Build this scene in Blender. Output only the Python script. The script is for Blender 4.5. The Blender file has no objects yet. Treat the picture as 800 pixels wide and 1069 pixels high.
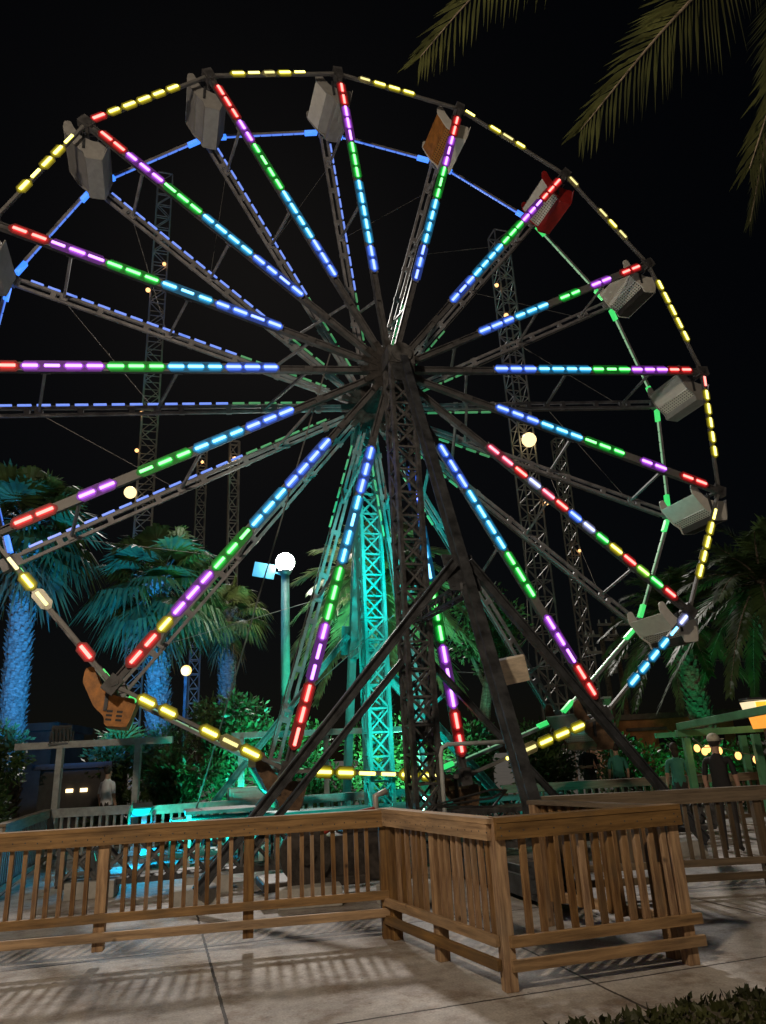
import bpy, bmesh, math, random
from mathutils import Vector, Matrix, noise as mnoise
random.seed(7)
rnd = random.uniform
PI = math.pi
sc = bpy.context.scene
COL = sc.collection
V = Vector

# ------------------------------------------------------------------ materials
def _nodes(name):
    m = bpy.data.materials.new(name); m.use_nodes = True
    nt = m.node_tree
    return m, nt, nt.nodes['Principled BSDF']

def mat(name, col, rough=.6, metal=0., var=.25, scale=6., bump=.0, stretch=(1, 1, 1), dark=None, spec=.5):
    m, nt, b = _nodes(name)
    N, L = nt.nodes, nt.links
    tc = N.new('ShaderNodeTexCoord'); mp = N.new('ShaderNodeMapping'); mp.inputs['Scale'].default_value = stretch
    L.new(tc.outputs['Object'], mp.inputs['Vector'])
    n1 = N.new('ShaderNodeTexNoise'); n1.inputs['Scale'].default_value = scale; n1.inputs['Detail'].default_value = 6; n1.inputs['Roughness'].default_value = .65
    L.new(mp.outputs['Vector'], n1.inputs['Vector'])
    r = N.new('ShaderNodeValToRGB')
    d = dark if dark else tuple(c * (1 - var * 1.6) for c in col)
    h = tuple(min(1, c * (1 + var)) for c in col)
    r.color_ramp.elements[0].position = .3; r.color_ramp.elements[0].color = (*d, 1)
    r.color_ramp.elements[1].position = .7; r.color_ramp.elements[1].color = (*h, 1)
    L.new(n1.outputs['Fac'], r.inputs['Fac']); L.new(r.outputs['Color'], b.inputs['Base Color'])
    mr = N.new('ShaderNodeMapRange'); mr.inputs['To Min'].default_value = max(0, rough - .12); mr.inputs['To Max'].default_value = min(1, rough + .12)
    L.new(n1.outputs['Fac'], mr.inputs['Value']); L.new(mr.outputs['Result'], b.inputs['Roughness'])
    b.inputs['Metallic'].default_value = metal
    b.inputs['Specular IOR Level'].default_value = spec
    if bump:
        bp = N.new('ShaderNodeBump'); bp.inputs['Strength'].default_value = bump; bp.inputs['Distance'].default_value = .02
        L.new(n1.outputs['Fac'], bp.inputs['Height']); L.new(bp.outputs['Normal'], b.inputs['Normal'])
    return m

def leafmat(name, col, trans=.25, var=.5, rough=.5):
    m, nt, b = _nodes(name)
    N, L = nt.nodes, nt.links
    tc = N.new('ShaderNodeTexCoord'); n1 = N.new('ShaderNodeTexNoise'); n1.inputs['Scale'].default_value = 2.3; n1.inputs['Detail'].default_value = 4
    L.new(tc.outputs['Object'], n1.inputs['Vector'])
    r = N.new('ShaderNodeValToRGB')
    r.color_ramp.elements[0].position = .32; r.color_ramp.elements[0].color = (*[c * (1 - var) for c in col], 1)
    r.color_ramp.elements[1].position = .68; r.color_ramp.elements[1].color = (min(1, col[0] * (1 + var)), min(1, col[1] * (1 + var * .8)), col[2] * (1 + var * .3), 1)
    L.new(n1.outputs['Fac'], r.inputs['Fac']); L.new(r.outputs['Color'], b.inputs['Base Color'])
    b.inputs['Roughness'].default_value = rough
    t = N.new('ShaderNodeBsdfTranslucent'); L.new(r.outputs['Color'], t.inputs['Color'])
    mx = N.new('ShaderNodeMixShader'); mx.inputs['Fac'].default_value = trans
    L.new(b.outputs['BSDF'], mx.inputs[1]); L.new(t.outputs['BSDF'], mx.inputs[2])
    L.new(mx.outputs['Shader'], N['Material Output'].inputs['Surface'])
    return m

def emis(name, col, s):
    m, nt, b = _nodes(name)
    b.inputs['Base Color'].default_value = (*[min(1, .2 + .4 * c) for c in col], 1)
    b.inputs['Roughness'].default_value = .3
    b.inputs['Emission Color'].default_value = (*col, 1)
    b.inputs['Emission Strength'].default_value = s
    return m

M = {}
M['dark_steel'] = mat('dark_steel', (.075, .08, .09), .5, .3, .45, 5, .1)
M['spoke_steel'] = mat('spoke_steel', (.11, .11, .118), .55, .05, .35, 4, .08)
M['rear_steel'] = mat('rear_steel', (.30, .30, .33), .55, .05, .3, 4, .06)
M['pale_steel'] = mat('pale_steel', (.62, .66, .66), .5, .05, .2, 3, .05)
M['tower_steel'] = mat('tower_steel', (.12, .12, .125), .55, .2, .5, 6, .15)
M['mast_steel'] = mat('mast_steel', (.6, .57, .53), .5, .3, .2, 3)
M['hub_steel'] = mat('hub_steel', (.075, .07, .07), .55, .3, .5, 8, .2)
M['seat_white'] = mat('seat_white', (.85, .84, .80), .5, 0, .07, 5, .03)
M['seat_grey'] = mat('seat_grey', (.36, .36, .36), .55, 0, .12, 5, .03)
M['seat_dark'] = mat('seat_dark', (.04, .035, .035), .6)
M['seat_red'] = mat('seat_red', (.42, .025, .025), .4, 0, .2)
M['seat_orange'] = mat('seat_orange', (.50, .20, .04), .5, 0, .3)
M['seat_brown'] = mat('seat_brown', (.20, .12, .07), .6, 0, .4)
M['star_white'] = mat('star_white', (.7, .75, .7), .5, 0, .1)
WOOD = (.37, .225, .098)
M['wood_x'] = mat('wood_x', WOOD, .7, 0, .38, 3.0, .25, (.8, 9, 9), (.16, .092, .04))
M['wood_z'] = mat('wood_z', WOOD, .7, 0, .38, 3.0, .25, (9, 9, .8), (.12, .052, .022))
M['grey_wood_x'] = mat('grey_wood_x', (.19, .14, .09), .75, 0, .3, 3.0, .25, (.8, 9, 9))
M['grey_wood_z'] = mat('grey_wood_z', (.13, .088, .05), .75, 0, .3, 3.0, .25, (9, 9, .8))
def vary(m, lo=.62, hi=1.3):
    N, L = m.node_tree.nodes, m.node_tree.links; b = N['Principled BSDF']; src = b.inputs['Base Color'].links[0].from_socket
    oi = N.new('ShaderNodeObjectInfo'); mr = N.new('ShaderNodeMapRange'); mr.inputs['To Min'].default_value = lo; mr.inputs['To Max'].default_value = hi
    L.new(oi.outputs['Random'], mr.inputs['Value']); h = N.new('ShaderNodeHueSaturation'); L.new(mr.outputs['Result'], h.inputs['Value']); L.new(src, h.inputs['Color'])
    ms = N.new('ShaderNodeMapRange'); ms.inputs['To Min'].default_value = 1.12; ms.inputs['To Max'].default_value = .8; L.new(oi.outputs['Random'], ms.inputs['Value']); L.new(ms.outputs['Result'], h.inputs['Saturation'])
    L.new(h.outputs['Color'], b.inputs['Base Color'])
def weather(m):
    N, L = m.node_tree.nodes, m.node_tree.links; b = N['Principled BSDF']; src = b.inputs['Base Color'].links[0].from_socket
    tc = N.new('ShaderNodeTexCoord'); oi = N.new('ShaderNodeObjectInfo'); ad = N.new('ShaderNodeVectorMath'); L.new(tc.outputs['Object'], ad.inputs[0]); sc_ = N.new('ShaderNodeVectorMath'); sc_.operation = 'SCALE'; sc_.inputs[3].default_value = 37.; cb = N.new('ShaderNodeCombineXYZ')
    for q in range(3): L.new(oi.outputs['Random'], cb.inputs[q])
    L.new(cb.outputs[0], sc_.inputs[0]); L.new(sc_.outputs[0], ad.inputs[1])
    vo = N.new('ShaderNodeTexVoronoi'); vo.inputs['Scale'].default_value = 3.2; L.new(ad.outputs[0], vo.inputs['Vector'])
    mr = N.new('ShaderNodeMapRange'); mr.inputs['From Min'].default_value = .02; mr.inputs['From Max'].default_value = .085; mr.inputs['To Min'].default_value = .25; L.new(vo.outputs['Distance'], mr.inputs['Value'])
    mx = N.new('ShaderNodeMix'); mx.data_type = 'RGBA'; mx.blend_type = 'MULTIPLY'; mx.inputs['Factor'].default_value = 1.; L.new(src, mx.inputs['A']); L.new(mr.outputs['Result'], mx.inputs['B'])
    nz = N.new('ShaderNodeTexNoise'); nz.inputs['Scale'].default_value = 1.7; nz.inputs['Detail'].default_value = 7; L.new(ad.outputs[0], nz.inputs['Vector'])
    rp = N.new('ShaderNodeMapRange'); rp.inputs['From Min'].default_value = .52; rp.inputs['From Max'].default_value = .72; rp.inputs['To Max'].default_value = .55; L.new(nz.outputs['Fac'], rp.inputs['Value'])
    m2 = N.new('ShaderNodeMix'); m2.data_type = 'RGBA'; m2.inputs['B'].default_value = (.15, .12, .085, 1); L.new(rp.outputs['Result'], m2.inputs['Factor']); L.new(mx.outputs['Result'], m2.inputs['A']); L.new(m2.outputs['Result'], b.inputs['Base Color'])
for k_ in ('wood_x', 'wood_z', 'grey_wood_x', 'grey_wood_z'): weather(M[k_])
for k_ in ('wood_x', 'wood_z', 'grey_wood_x', 'grey_wood_z'): vary(M[k_])
M['painted_wood'] = mat('painted_wood', (.36, .38, .38), .6, 0, .2, 3.0, .1, (3, 3, 3))
M['bark'] = mat('bark', (.22, .18, .14), .9, 0, .5, 9, .6, (1, 1, 2.2), spec=.2)
M['palm_leaf'] = leafmat('palm_leaf', (.060, .105, .040))
M['date_leaf'] = leafmat('date_leaf', (.10, .13, .045), rough=.42)
M['date_pale'] = leafmat('date_pale', (.24, .30, .16), rough=.4)
M['near_leaf'] = leafmat('near_leaf', (.082, .095, .038), trans=.15, rough=.4)
M['dry_leaf'] = leafmat('dry_leaf', (.16, .12, .06))
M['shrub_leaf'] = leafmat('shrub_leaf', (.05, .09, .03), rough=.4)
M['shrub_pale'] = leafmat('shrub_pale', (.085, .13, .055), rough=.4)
M['yellow_leaf'] = leafmat('yellow_leaf', (.16, .20, .04))
M['grass'] = leafmat('grass', (.045, .055, .018), rough=.6)
M['cable'] = mat('cable', (.25, .25, .25), .5, .4)
M['black_cable'] = mat('black_cable', (.03, .03, .03), .6)
M['skin'] = mat('skin', (.5, .3, .22), .5, 0, .1)
M['hair'] = mat('hair', (.03, .022, .018), .7)
M['led_tray'] = mat('led_tray', (.2, .2, .2), .5, 0, .15)
M['housing'] = mat('housing', (.10, .10, .10), .4)
M['board_wood'] = mat('board_wood', (.78, .66, .5), .6, 0, .2, 4, .05, (1, 4, 4))
M['render_orange'] = mat('render_orange', (.62, .26, .10), .85, 0, .25, 2.5, .1)
M['roof_tan'] = mat('roof_tan', (.20, .15, .12), .8, 0, .3, 2.5)
M['dark_glass'] = mat('dark_glass', (.02, .02, .03), .15)
M['concrete_block'] = mat('concrete_block', (.45, .44, .42), .85, 0, .2, 5, .2)
M['red_hose'] = mat('red_hose', (.45, .05, .03), .4)
M['machine'] = mat('machine', (.07, .06, .055), .5, .3, .5, 7, .2)
M['panel_blue'] = mat('panel_blue', (.05, .20, .28), .5, 0, .1)
M['teal_paint'] = mat('teal_paint', (.09, .30, .28), .5, 0, .15)  # turquoise light on the lamp pole put into its base colour
M['turquoise_paint'] = mat('turquoise_paint', (.12, .46, .48), .5, .05, .2, 3, .05)  # coloured floodlight on the rear tower put into its base colour
M['green_paint'] = mat('green_paint', (.11, .34, .17), .6, 0, .2, 3, .1)  # green light on pergola and post put into their base colour
M['brass'] = mat('brass', (.42, .34, .2), .5, .2, .3)

# perforated sheet: round holes in the steel of the seat pan
def perforated(name, col):
    m, nt, b = _nodes(name); N, L = nt.nodes, nt.links
    uv = N.new('ShaderNodeUVMap')
    sep = N.new('ShaderNodeSeparateXYZ'); L.new(uv.outputs['UV'], sep.inputs[0])
    def fr(o, k):
        a = N.new('ShaderNodeMath'); a.operation = 'MULTIPLY'; a.inputs[1].default_value = k; L.new(o, a.inputs[0])
        f = N.new('ShaderNodeMath'); f.operation = 'FRACT'; L.new(a.outputs[0], f.inputs[0])
        s = N.new('ShaderNodeMath'); s.operation = 'SUBTRACT'; s.inputs[1].default_value = .5; L.new(f.outputs[0], s.inputs[0])
        q = N.new('ShaderNodeMath'); q.operation = 'POWER'; q.inputs[1].default_value = 2; 
        ab = N.new('ShaderNodeMath'); ab.operation = 'ABSOLUTE'; L.new(s.outputs[0], ab.inputs[0]); L.new(ab.outputs[0], q.inputs[0])
        return q
    a, c = fr(sep.outputs['X'], 1.), fr(sep.outputs['Y'], 1.)
    ad = N.new('ShaderNodeMath'); L.new(a.outputs[0], ad.inputs[0]); L.new(c.outputs[0], ad.inputs[1])
    lt = N.new('ShaderNodeMath'); lt.operation = 'LESS_THAN'; lt.inputs[1].default_value = .06; L.new(ad.outputs[0], lt.inputs[0])
    mx = N.new('ShaderNodeMix'); mx.data_type = 'RGBA'
    mx.inputs['A'].default_value = (*col, 1); mx.inputs['B'].default_value = (.012, .012, .012, 1)
    L.new(lt.outputs[0], mx.inputs['Factor']); L.new(mx.outputs['Result'], b.inputs['Base Color'])
    b.inputs['Roughness'].default_value = .5
    return m
M['perf_white'] = perforated('perf_white', (.85, .84, .80))
M['perf_orange'] = perforated('perf_orange', (.55, .24, .06))

# LED colours: tint of the emissive layers that imitate bloom round each core
LED = {'B': (.07, .20, 1.), 'C': (.03, .50, 1.), 'G': (.02, 1., .10), 'V': (.55, .10, 1.), 'R': (1., .03, .035),
       'Y': (1., .86, .03), 'P': (1., .10, .22), 'L': (.35, 1., .06), 'W': (.5, .55, 1.)}
LCORE = {k: tuple(.42 + .58 * x for x in v) for k, v in LED.items()}
LCORE['Y'] = (1., .95, .30); LCORE['R'] = (1., .38, .30)
CORE_S, GLOW_S = 3.0, .42
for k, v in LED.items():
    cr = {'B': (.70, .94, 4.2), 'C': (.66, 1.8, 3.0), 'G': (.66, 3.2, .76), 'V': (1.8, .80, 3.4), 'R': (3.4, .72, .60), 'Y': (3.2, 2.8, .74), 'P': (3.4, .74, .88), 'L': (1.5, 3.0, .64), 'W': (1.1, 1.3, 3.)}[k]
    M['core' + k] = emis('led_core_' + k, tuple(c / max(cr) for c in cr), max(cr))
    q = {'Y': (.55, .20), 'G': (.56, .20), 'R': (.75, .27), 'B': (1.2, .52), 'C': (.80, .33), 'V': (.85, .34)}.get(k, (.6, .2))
    M['lens' + k] = emis('led_lens_' + k, v, q[0]); M['glass' + k] = emis('led_glass_' + k, v, q[1]); M['rim' + k] = emis('led_rim_' + k, v, q[1] * .24)  # stepped dim emission around the core stands in for bloom
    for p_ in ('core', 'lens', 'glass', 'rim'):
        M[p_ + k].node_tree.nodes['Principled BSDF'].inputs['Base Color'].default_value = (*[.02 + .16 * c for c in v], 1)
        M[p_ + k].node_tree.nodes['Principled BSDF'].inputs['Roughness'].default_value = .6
M['dimB'] = emis('led_dim_blue', (.12, .30, 1.), 1.6)
M['dimW'] = emis('led_dim_white', (.16, .30, 1.), .9)
M['dimG'] = emis('led_dim_green', (.10, .7, .25), .25)
M['nodeB'] = emis('led_node_blue', (.04, .22, 1.), 1.5)
M['nodeG'] = emis('led_node_green', (.05, .9, .18), .8)
M['lineB'] = emis('led_cover_blue', (.06, .2, 1.), .38); M['lineG'] = emis('led_cover_green', (.3, .8, .4), .2)
M['stripB'] = emis('led_line_blue', (.08, .25, 1.), .85)
M['stripG'] = emis('led_line_green', (.45, .85, .5), .42)

# ------------------------------------------------------------------ mesh builder
class MB:
    def __init__(s): s.v = []; s.f = []; s.mi = []; s.cur = 0; s.uv = {}
    def quadbox(s, P):
        b = len(s.v); s.v += [tuple(p) for p in P]
        for q in ((0, 3, 2, 1), (4, 5, 6, 7), (0, 1, 5, 4), (1, 2, 6, 5), (2, 3, 7, 6), (3, 0, 4, 7)):
            s.f.append(tuple(b + i for i in q)); s.mi.append(s.cur)
    def box(s, c, d, X=V((1, 0, 0)), Y=V((0, 1, 0)), Z=V((0, 0, 1))):
        c = V(c); x, y, z = V(X) * d[0] / 2, V(Y) * d[1] / 2, V(Z) * d[2] / 2
        s.quadbox([c - x - y - z, c + x - y - z, c + x + y - z, c - x + y - z, c - x - y + z, c + x - y + z, c + x + y + z, c - x + y + z])
    def bar(s, a, b, w, h, up=V((0, 0, 1))):
        a, b = V(a), V(b); d = (b - a); l = d.length; d = d / l; up = V(up)
        if abs(d.dot(up)) > .99: up = V((1, 0, 0))
        y = up.cross(d).normalized(); z = d.cross(y).normalized()
        s.box((a + b) / 2, (l, w, h), d, y, z)
    def channel(s, a, b, w, h, t, up=V((0, 0, 1))):
        # an I shape: web and two flanges
        a, b = V(a), V(b); d = (b - a); l = d.length; d = d / l; up = V(up)
        if abs(d.dot(up)) > .99: up = V((1, 0, 0))
        y = up.cross(d).normalized(); z = d.cross(y).normalized(); c = (a + b) / 2
        s.box(c, (l, w - 2 * t, t), d, y, z)
        s.box(c + y * (w - t) / 2, (l, t, h), d, y, z); s.box(c - y * (w - t) / 2, (l, t, h), d, y, z)
    def tube(s, pts, r, n=8, cap=True):
        pts = [V(p) for p in pts]
        rs = r if isinstance(r, (list, tuple)) else [r] * len(pts)
        b0 = len(s.v); ref = None
        for i, p in enumerate(pts):
            d = (pts[min(i + 1, len(pts) - 1)] - pts[max(i - 1, 0)]).normalized()
            if ref is None:
                ref = V((0, 0, 1)) if abs(d.z) < .9 else V((1, 0, 0))
            y = d.cross(ref).normalized(); z = y.cross(d).normalized(); ref = z
            for k in range(n):
                a = 2 * PI * k / n
                s.v.append(tuple(p + (y * math.cos(a) + z * math.sin(a)) * rs[i]))
        for i in range(len(pts) - 1):
            for k in range(n):
                k2 = (k + 1) % n
                s.f.append((b0 + i * n + k, b0 + i * n + k2, b0 + (i + 1) * n + k2, b0 + (i + 1) * n + k)); s.mi.append(s.cur)
        if cap:
            s.f.append(tuple(b0 + k for k in range(n))[::-1]); s.mi.append(s.cur)
            s.f.append(tuple(b0 + (len(pts) - 1) * n + k for k in range(n))); s.mi.append(s.cur)
    def prism(s, poly, o, X, Y, Z, t):
        # polygon in plane (X,Y) at o, thickness t along Z (centred)
        o, X, Y, Z = V(o), V(X), V(Y), V(Z); n = len(poly); b = len(s.v)
        for sg in (-.5, .5):
            for (x, y) in poly: s.v.append(tuple(o + X * x + Y * y + Z * t * sg))
        s.f.append(tuple(b + i for i in range(n))[::-1]); s.mi.append(s.cur)
        s.f.append(tuple(b + n + i for i in range(n))); s.mi.append(s.cur)
        for i in range(n):
            j = (i + 1) % n
            s.f.append((b + i, b + j, b + n + j, b + n + i)); s.mi.append(s.cur)
    def sphere(s, c, r, nu=14, nv=9, sq=(1, 1, 1)):
        c = V(c); b = len(s.v)
        s.v.append(tuple(c + V((0, 0, r * sq[2]))))
        for i in range(1, nv):
            t = PI * i / nv
            for k in range(nu):
                a = 2 * PI * k / nu
                s.v.append(tuple(c + V((math.sin(t) * math.cos(a) * sq[0], math.sin(t) * math.sin(a) * sq[1], math.cos(t) * sq[2])) * r))
        s.v.append(tuple(c - V((0, 0, r * sq[2])))); e = len(s.v) - 1
        for k in range(nu):
            k2 = (k + 1) % nu
            s.f.append((b, b + 1 + k, b + 1 + k2)); s.mi.append(s.cur)
            for i in range(nv - 2):
                q = b + 1 + i * nu
                s.f.append((q + k, q + nu + k, q + nu + k2, q + k2)); s.mi.append(s.cur)
            q = b + 1 + (nv - 2) * nu
            s.f.append((q + k, e, q + k2)); s.mi.append(s.cur)
    def quad(s, a, b, c, d):
        i = len(s.v); s.v += [tuple(a), tuple(b), tuple(c), tuple(d)]; s.f.append((i, i + 1, i + 2, i + 3)); s.mi.append(s.cur)
    def tri(s, a, b, c):
        i = len(s.v); s.v += [tuple(a), tuple(b), tuple(c)]; s.f.append((i, i + 1, i + 2)); s.mi.append(s.cur)
    def lattice(s, a, b, w, d, bays, c=.03, r=.018, X=V((1, 0, 0)), Y=V((0, 1, 0)), taper=1., cross=False):
        # four corner chords tied by horizontals and zigzag (or crossed) lacing
        a, b, X, Y = V(a), V(b), V(X), V(Y)
        cor = [(-1, -1), (1, -1), (1, 1), (-1, 1)]
        P = []
        for i in range(bays + 1):
            t = i / bays; k = 1 + (taper - 1) * t
            P.append([a.lerp(b, t) + X * w / 2 * x * k + Y * d / 2 * y * k for x, y in cor])
        for q in range(4): s.bar(P[0][q], P[-1][q], c, c, X + Y * .31)
        for i in range(bays):
            for q in range(4):
                q2 = (q + 1) % 4
                u = (V((0, 0, 1)) + X * .2)
                if (i + q) % 2: s.bar(P[i][q], P[i + 1][q2], r, r, u)
                else: s.bar(P[i][q2], P[i + 1][q], r, r, u)
                if cross:
                    if (i + q) % 2: s.bar(P[i][q2], P[i + 1][q], r * .9, r * .9, u)
                    else: s.bar(P[i][q], P[i + 1][q2], r * .9, r * .9, u)
                if i and i % (1 if not cross else 1) == 0: s.bar(P[i][q], P[i][q2], r, r, u)
        for q in range(4):
            s.bar(P[0][q], P[0][(q + 1) % 4], c, c, V((.1, .2, 1))); s.bar(P[-1][q], P[-1][(q + 1) % 4], c, c, V((.1, .2, 1)))
    def mesh(s, name, mats, smooth=False):
        me = bpy.data.meshes.new(name); me.from_pydata(s.v, [], s.f)
        if not isinstance(mats, (list, tuple)): mats = [mats]
        for m in mats: me.materials.append(M[m] if isinstance(m, str) else m)
        me.polygons.foreach_set('material_index', s.mi)
        if smooth: me.polygons.foreach_set('use_smooth', [True] * len(me.polygons))
        me.update()
        return me
    def build(s, name, mats, parent=None, smooth=False, bevel=0.):
        o = bpy.data.objects.new(name, s.mesh(name, mats, smooth)); COL.objects.link(o)
        if parent: o.parent = parent
        if bevel:
            md = o.modifiers.new('edge', 'BEVEL'); md.width = bevel; md.segments = 2; md.limit_method = 'ANGLE'
        return o

def tag(o, label=None, cat=None, group=None, kind=None):
    if label: o['label'] = label
    if cat: o['category'] = cat
    if group: o['group'] = group
    if kind: o['kind'] = kind
    return o
def empty(name, loc=(0, 0, 0), rz=0., label=None, cat=None, group=None):
    o = bpy.data.objects.new(name, None); COL.objects.link(o); o.location = loc; o.rotation_euler = (0, 0, rz); o.empty_display_size = .2
    return tag(o, label, cat, group)
def put(name, me, parent=None, loc=(0, 0, 0), rot=(0, 0, 0)):
    o = bpy.data.objects.new(name, me); COL.objects.link(o); o.parent = parent; o.location = loc; o.rotation_euler = rot
    return o
def copy_tree(o, parent=None):
    c = o.copy(); COL.objects.link(c); c.parent = parent
    for ch in list(o.children): copy_tree(ch, c)
    return c

# ------------------------------------------------------------------ camera
cam = bpy.data.cameras.new('camera'); co = bpy.data.objects.new('camera', cam); COL.objects.link(co)
pitch, roll = math.radians(18.9286), math.radians(-2.8689)
fw = V((0, math.cos(pitch), math.sin(pitch))); rt = V((1, 0, 0)); up = V((0, -math.sin(pitch), math.cos(pitch)))
r2 = rt * math.cos(roll) + up * math.sin(roll); u2 = -rt * math.sin(roll) + up * math.cos(roll)
co.matrix_world = Matrix(((r2.x, u2.x, -fw.x, 0), (r2.y, u2.y, -fw.y, 0), (r2.z, u2.z, -fw.z, 1.5), (0, 0, 0, 1)))
cam.sensor_fit = 'VERTICAL'; cam.sensor_height = 24; cam.lens = 16.764
cam.clip_start = .05; cam.clip_end = 2000
sc.camera = co

# ------------------------------------------------------------------ world, view
w = bpy.data.worlds.new('World'); sc.world = w; w.use_nodes = True
nt = w.node_tree
sky = nt.nodes.new('ShaderNodeTexSky'); sky.sky_type = 'NISHITA'; sky.sun_disc = False
SUN_EL, SUN_AZ = math.radians(38), math.atan2(-.19, 1)     # azimuth from +Y towards +X
sky.sun_elevation = SUN_EL; sky.sun_rotation = SUN_AZ
nt.links.new(sky.outputs['Color'], nt.nodes['Background'].inputs['Color'])
nt.nodes['Background'].inputs['Strength'].default_value = .00035
sc.view_settings.view_transform = 'Standard'; sc.view_settings.look = 'None'; sc.view_settings.gamma = 1; sc.view_settings.exposure = 0
sc.view_settings.use_curve_mapping = False
sc.cycles.use_denoising = True
try: sc.cycles.denoiser = 'OPENIMAGEDENOISE'
except Exception: pass
sc.cycles.max_bounces = 5; sc.cycles.diffuse_bounces = 2; sc.cycles.glossy_bounces = 2; sc.cycles.transparent_max_bounces = 4
sc.cycles.caustics_reflective = False; sc.cycles.caustics_refractive = False; sc.cycles.sample_clamp_indirect = 2.

sun = bpy.data.lights.new('sun', 'SUN'); sun.energy = 1.5; sun.angle = math.radians(3.2); sun.color = (1., .93, .86)
so = bpy.data.objects.new('sun', sun); COL.objects.link(so)
sd = V((math.sin(SUN_AZ) * math.cos(SUN_EL), math.cos(SUN_AZ) * math.cos(SUN_EL), math.sin(SUN_EL)))
so.rotation_euler = sd.to_track_quat('Z', 'Y').to_euler(); so.location = (0, 0, 30)

# ------------------------------------------------------------------ ground
PSI = .305647
E_ = V((math.cos(PSI), math.sin(PSI), 0)); N_ = V((-math.sin(PSI), math.cos(PSI), 0))
g = MB(); g.quad((-500, -300, -.02), (500, -300, -.02), (500, 900, -.02), (-500, 900, -.02))
M['soil'] = mat('soil', (.10, .085, .06), .95, 0, .4, .6, .3)
tag(g.build('ground', 'soil'), kind='structure')

def pavement_mat():
    m, nt, b = _nodes('pavement'); N, L = nt.nodes, nt.links
    tc = N.new('ShaderNodeTexCoord')
    def nz(s, d=6, r=.6):
        n = N.new('ShaderNodeTexNoise'); n.inputs['Scale'].default_value = s; n.inputs['Detail'].default_value = d; n.inputs['Roughness'].default_value = r
        L.new(tc.outputs['Object'], n.inputs['Vector']); return n
    a, f, c = nz(.9, 7, .62), nz(60, 3), nz(7, 5, .7)
    r = N.new('ShaderNodeValToRGB'); r.color_ramp.elements[0].position = .33; r.color_ramp.elements[0].color = (.32, .285, .26, 1)
    r.color_ramp.elements[1].position = .64; r.color_ramp.elements[1].color = (.52, .49, .465, 1)
    L.new(a.outputs['Fac'], r.inputs['Fac'])
    mx = N.new('ShaderNodeMix'); mx.data_type = 'RGBA'; mx.blend_type = 'OVERLAY'; mx.inputs['Factor'].default_value = .6
    L.new(r.outputs['Color'], mx.inputs['A']); L.new(c.outputs['Color'], mx.inputs['B'])
    bw = N.new('ShaderNodeRGBToBW'); L.new(c.outputs['Fac'], bw.inputs[0]); L.new(bw.outputs[0], mx.inputs['B'])
    m2 = N.new('ShaderNodeMix'); m2.data_type = 'RGBA'; m2.blend_type = 'OVERLAY'; m2.inputs['Factor'].default_value = .5
    L.new(mx.outputs['Result'], m2.inputs['A']); bf = N.new('ShaderNodeRGBToBW'); L.new(f.outputs['Fac'], bf.inputs[0]); L.new(bf.outputs[0], m2.inputs['B'])
    # tooled joints between slabs, every 2.4 m both ways
    sep = N.new('ShaderNodeSeparateXYZ'); L.new(tc.outputs['Object'], sep.inputs[0])
    wob = N.new('ShaderNodeMath'); wob.operation = 'MULTIPLY_ADD'; wob.inputs[1].default_value = .03; wob.inputs[2].default_value = -.015; L.new(c.outputs['Fac'], wob.inputs[0])
    def joint(o, per, off):
        ad = N.new('ShaderNodeMath'); ad.inputs[1].default_value = off; L.new(o, ad.inputs[0])
        ad2 = N.new('ShaderNodeMath'); L.new(ad.outputs[0], ad2.inputs[0]); L.new(wob.outputs[0], ad2.inputs[1])
        p = N.new('ShaderNodeMath'); p.operation = 'PINGPONG'; p.inputs[1].default_value = per / 2; L.new(ad2.outputs[0], p.inputs[0])
        l = N.new('ShaderNodeMath'); l.operation = 'LESS_THAN'; l.inputs[1].default_value = .011; L.new(p.outputs[0], l.inputs[0]); return l
    j1, j2 = joint(sep.outputs['X'], 2.4, -.49), joint(sep.outputs['Y'], 2.4, -.15)
    mxm = N.new('ShaderNodeMath'); mxm.operation = 'MAXIMUM'; L.new(j1.outputs[0], mxm.inputs[0]); L.new(j2.outputs[0], mxm.inputs[1])
    st = nz(2.6, 8, .72); rs = N.new('ShaderNodeValToRGB'); rs.color_ramp.elements[0].position = .36; rs.color_ramp.elements[0].color = (.58, .50, .43, 1); rs.color_ramp.elements[1].position = .52; rs.color_ramp.elements[1].color = (1, 1, 1, 1); L.new(st.outputs['Fac'], rs.inputs['Fac'])
    vo = N.new('ShaderNodeTexVoronoi'); vo.inputs['Scale'].default_value = 4.5; L.new(tc.outputs['Object'], vo.inputs['Vector']); vl = N.new('ShaderNodeMapRange'); vl.inputs['From Min'].default_value = .035; vl.inputs['From Max'].default_value = .06; vl.inputs['To Min'].default_value = .35; L.new(vo.outputs['Distance'], vl.inputs['Value'])
    ms_ = N.new('ShaderNodeMix'); ms_.data_type = 'RGBA'; ms_.blend_type = 'MULTIPLY'; ms_.inputs['Factor'].default_value = 1.; L.new(m2.outputs['Result'], ms_.inputs['A']); L.new(rs.outputs['Color'], ms_.inputs['B'])
    m2 = N.new('ShaderNodeMix'); m2.data_type = 'RGBA'; m2.blend_type = 'MULTIPLY'; m2.inputs['Factor'].default_value = .8; L.new(ms_.outputs['Result'], m2.inputs['A']); L.new(vl.outputs['Result'], m2.inputs['B'])
    m3 = N.new('ShaderNodeMix'); m3.data_type = 'RGBA'; m3.inputs['B'].default_value = (.06, .05, .045, 1)
    L.new(mxm.outputs[0], m3.inputs['Factor']); L.new(m2.outputs['Result'], m3.inputs['A'])
    L.new(m3.outputs['Result'], b.inputs['Base Color']); b.inputs['Roughness'].default_value = .75
    bp = N.new('ShaderNodeBump'); bp.inputs['Strength'].default_value = .5; bp.inputs['Distance'].default_value = .012
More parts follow.
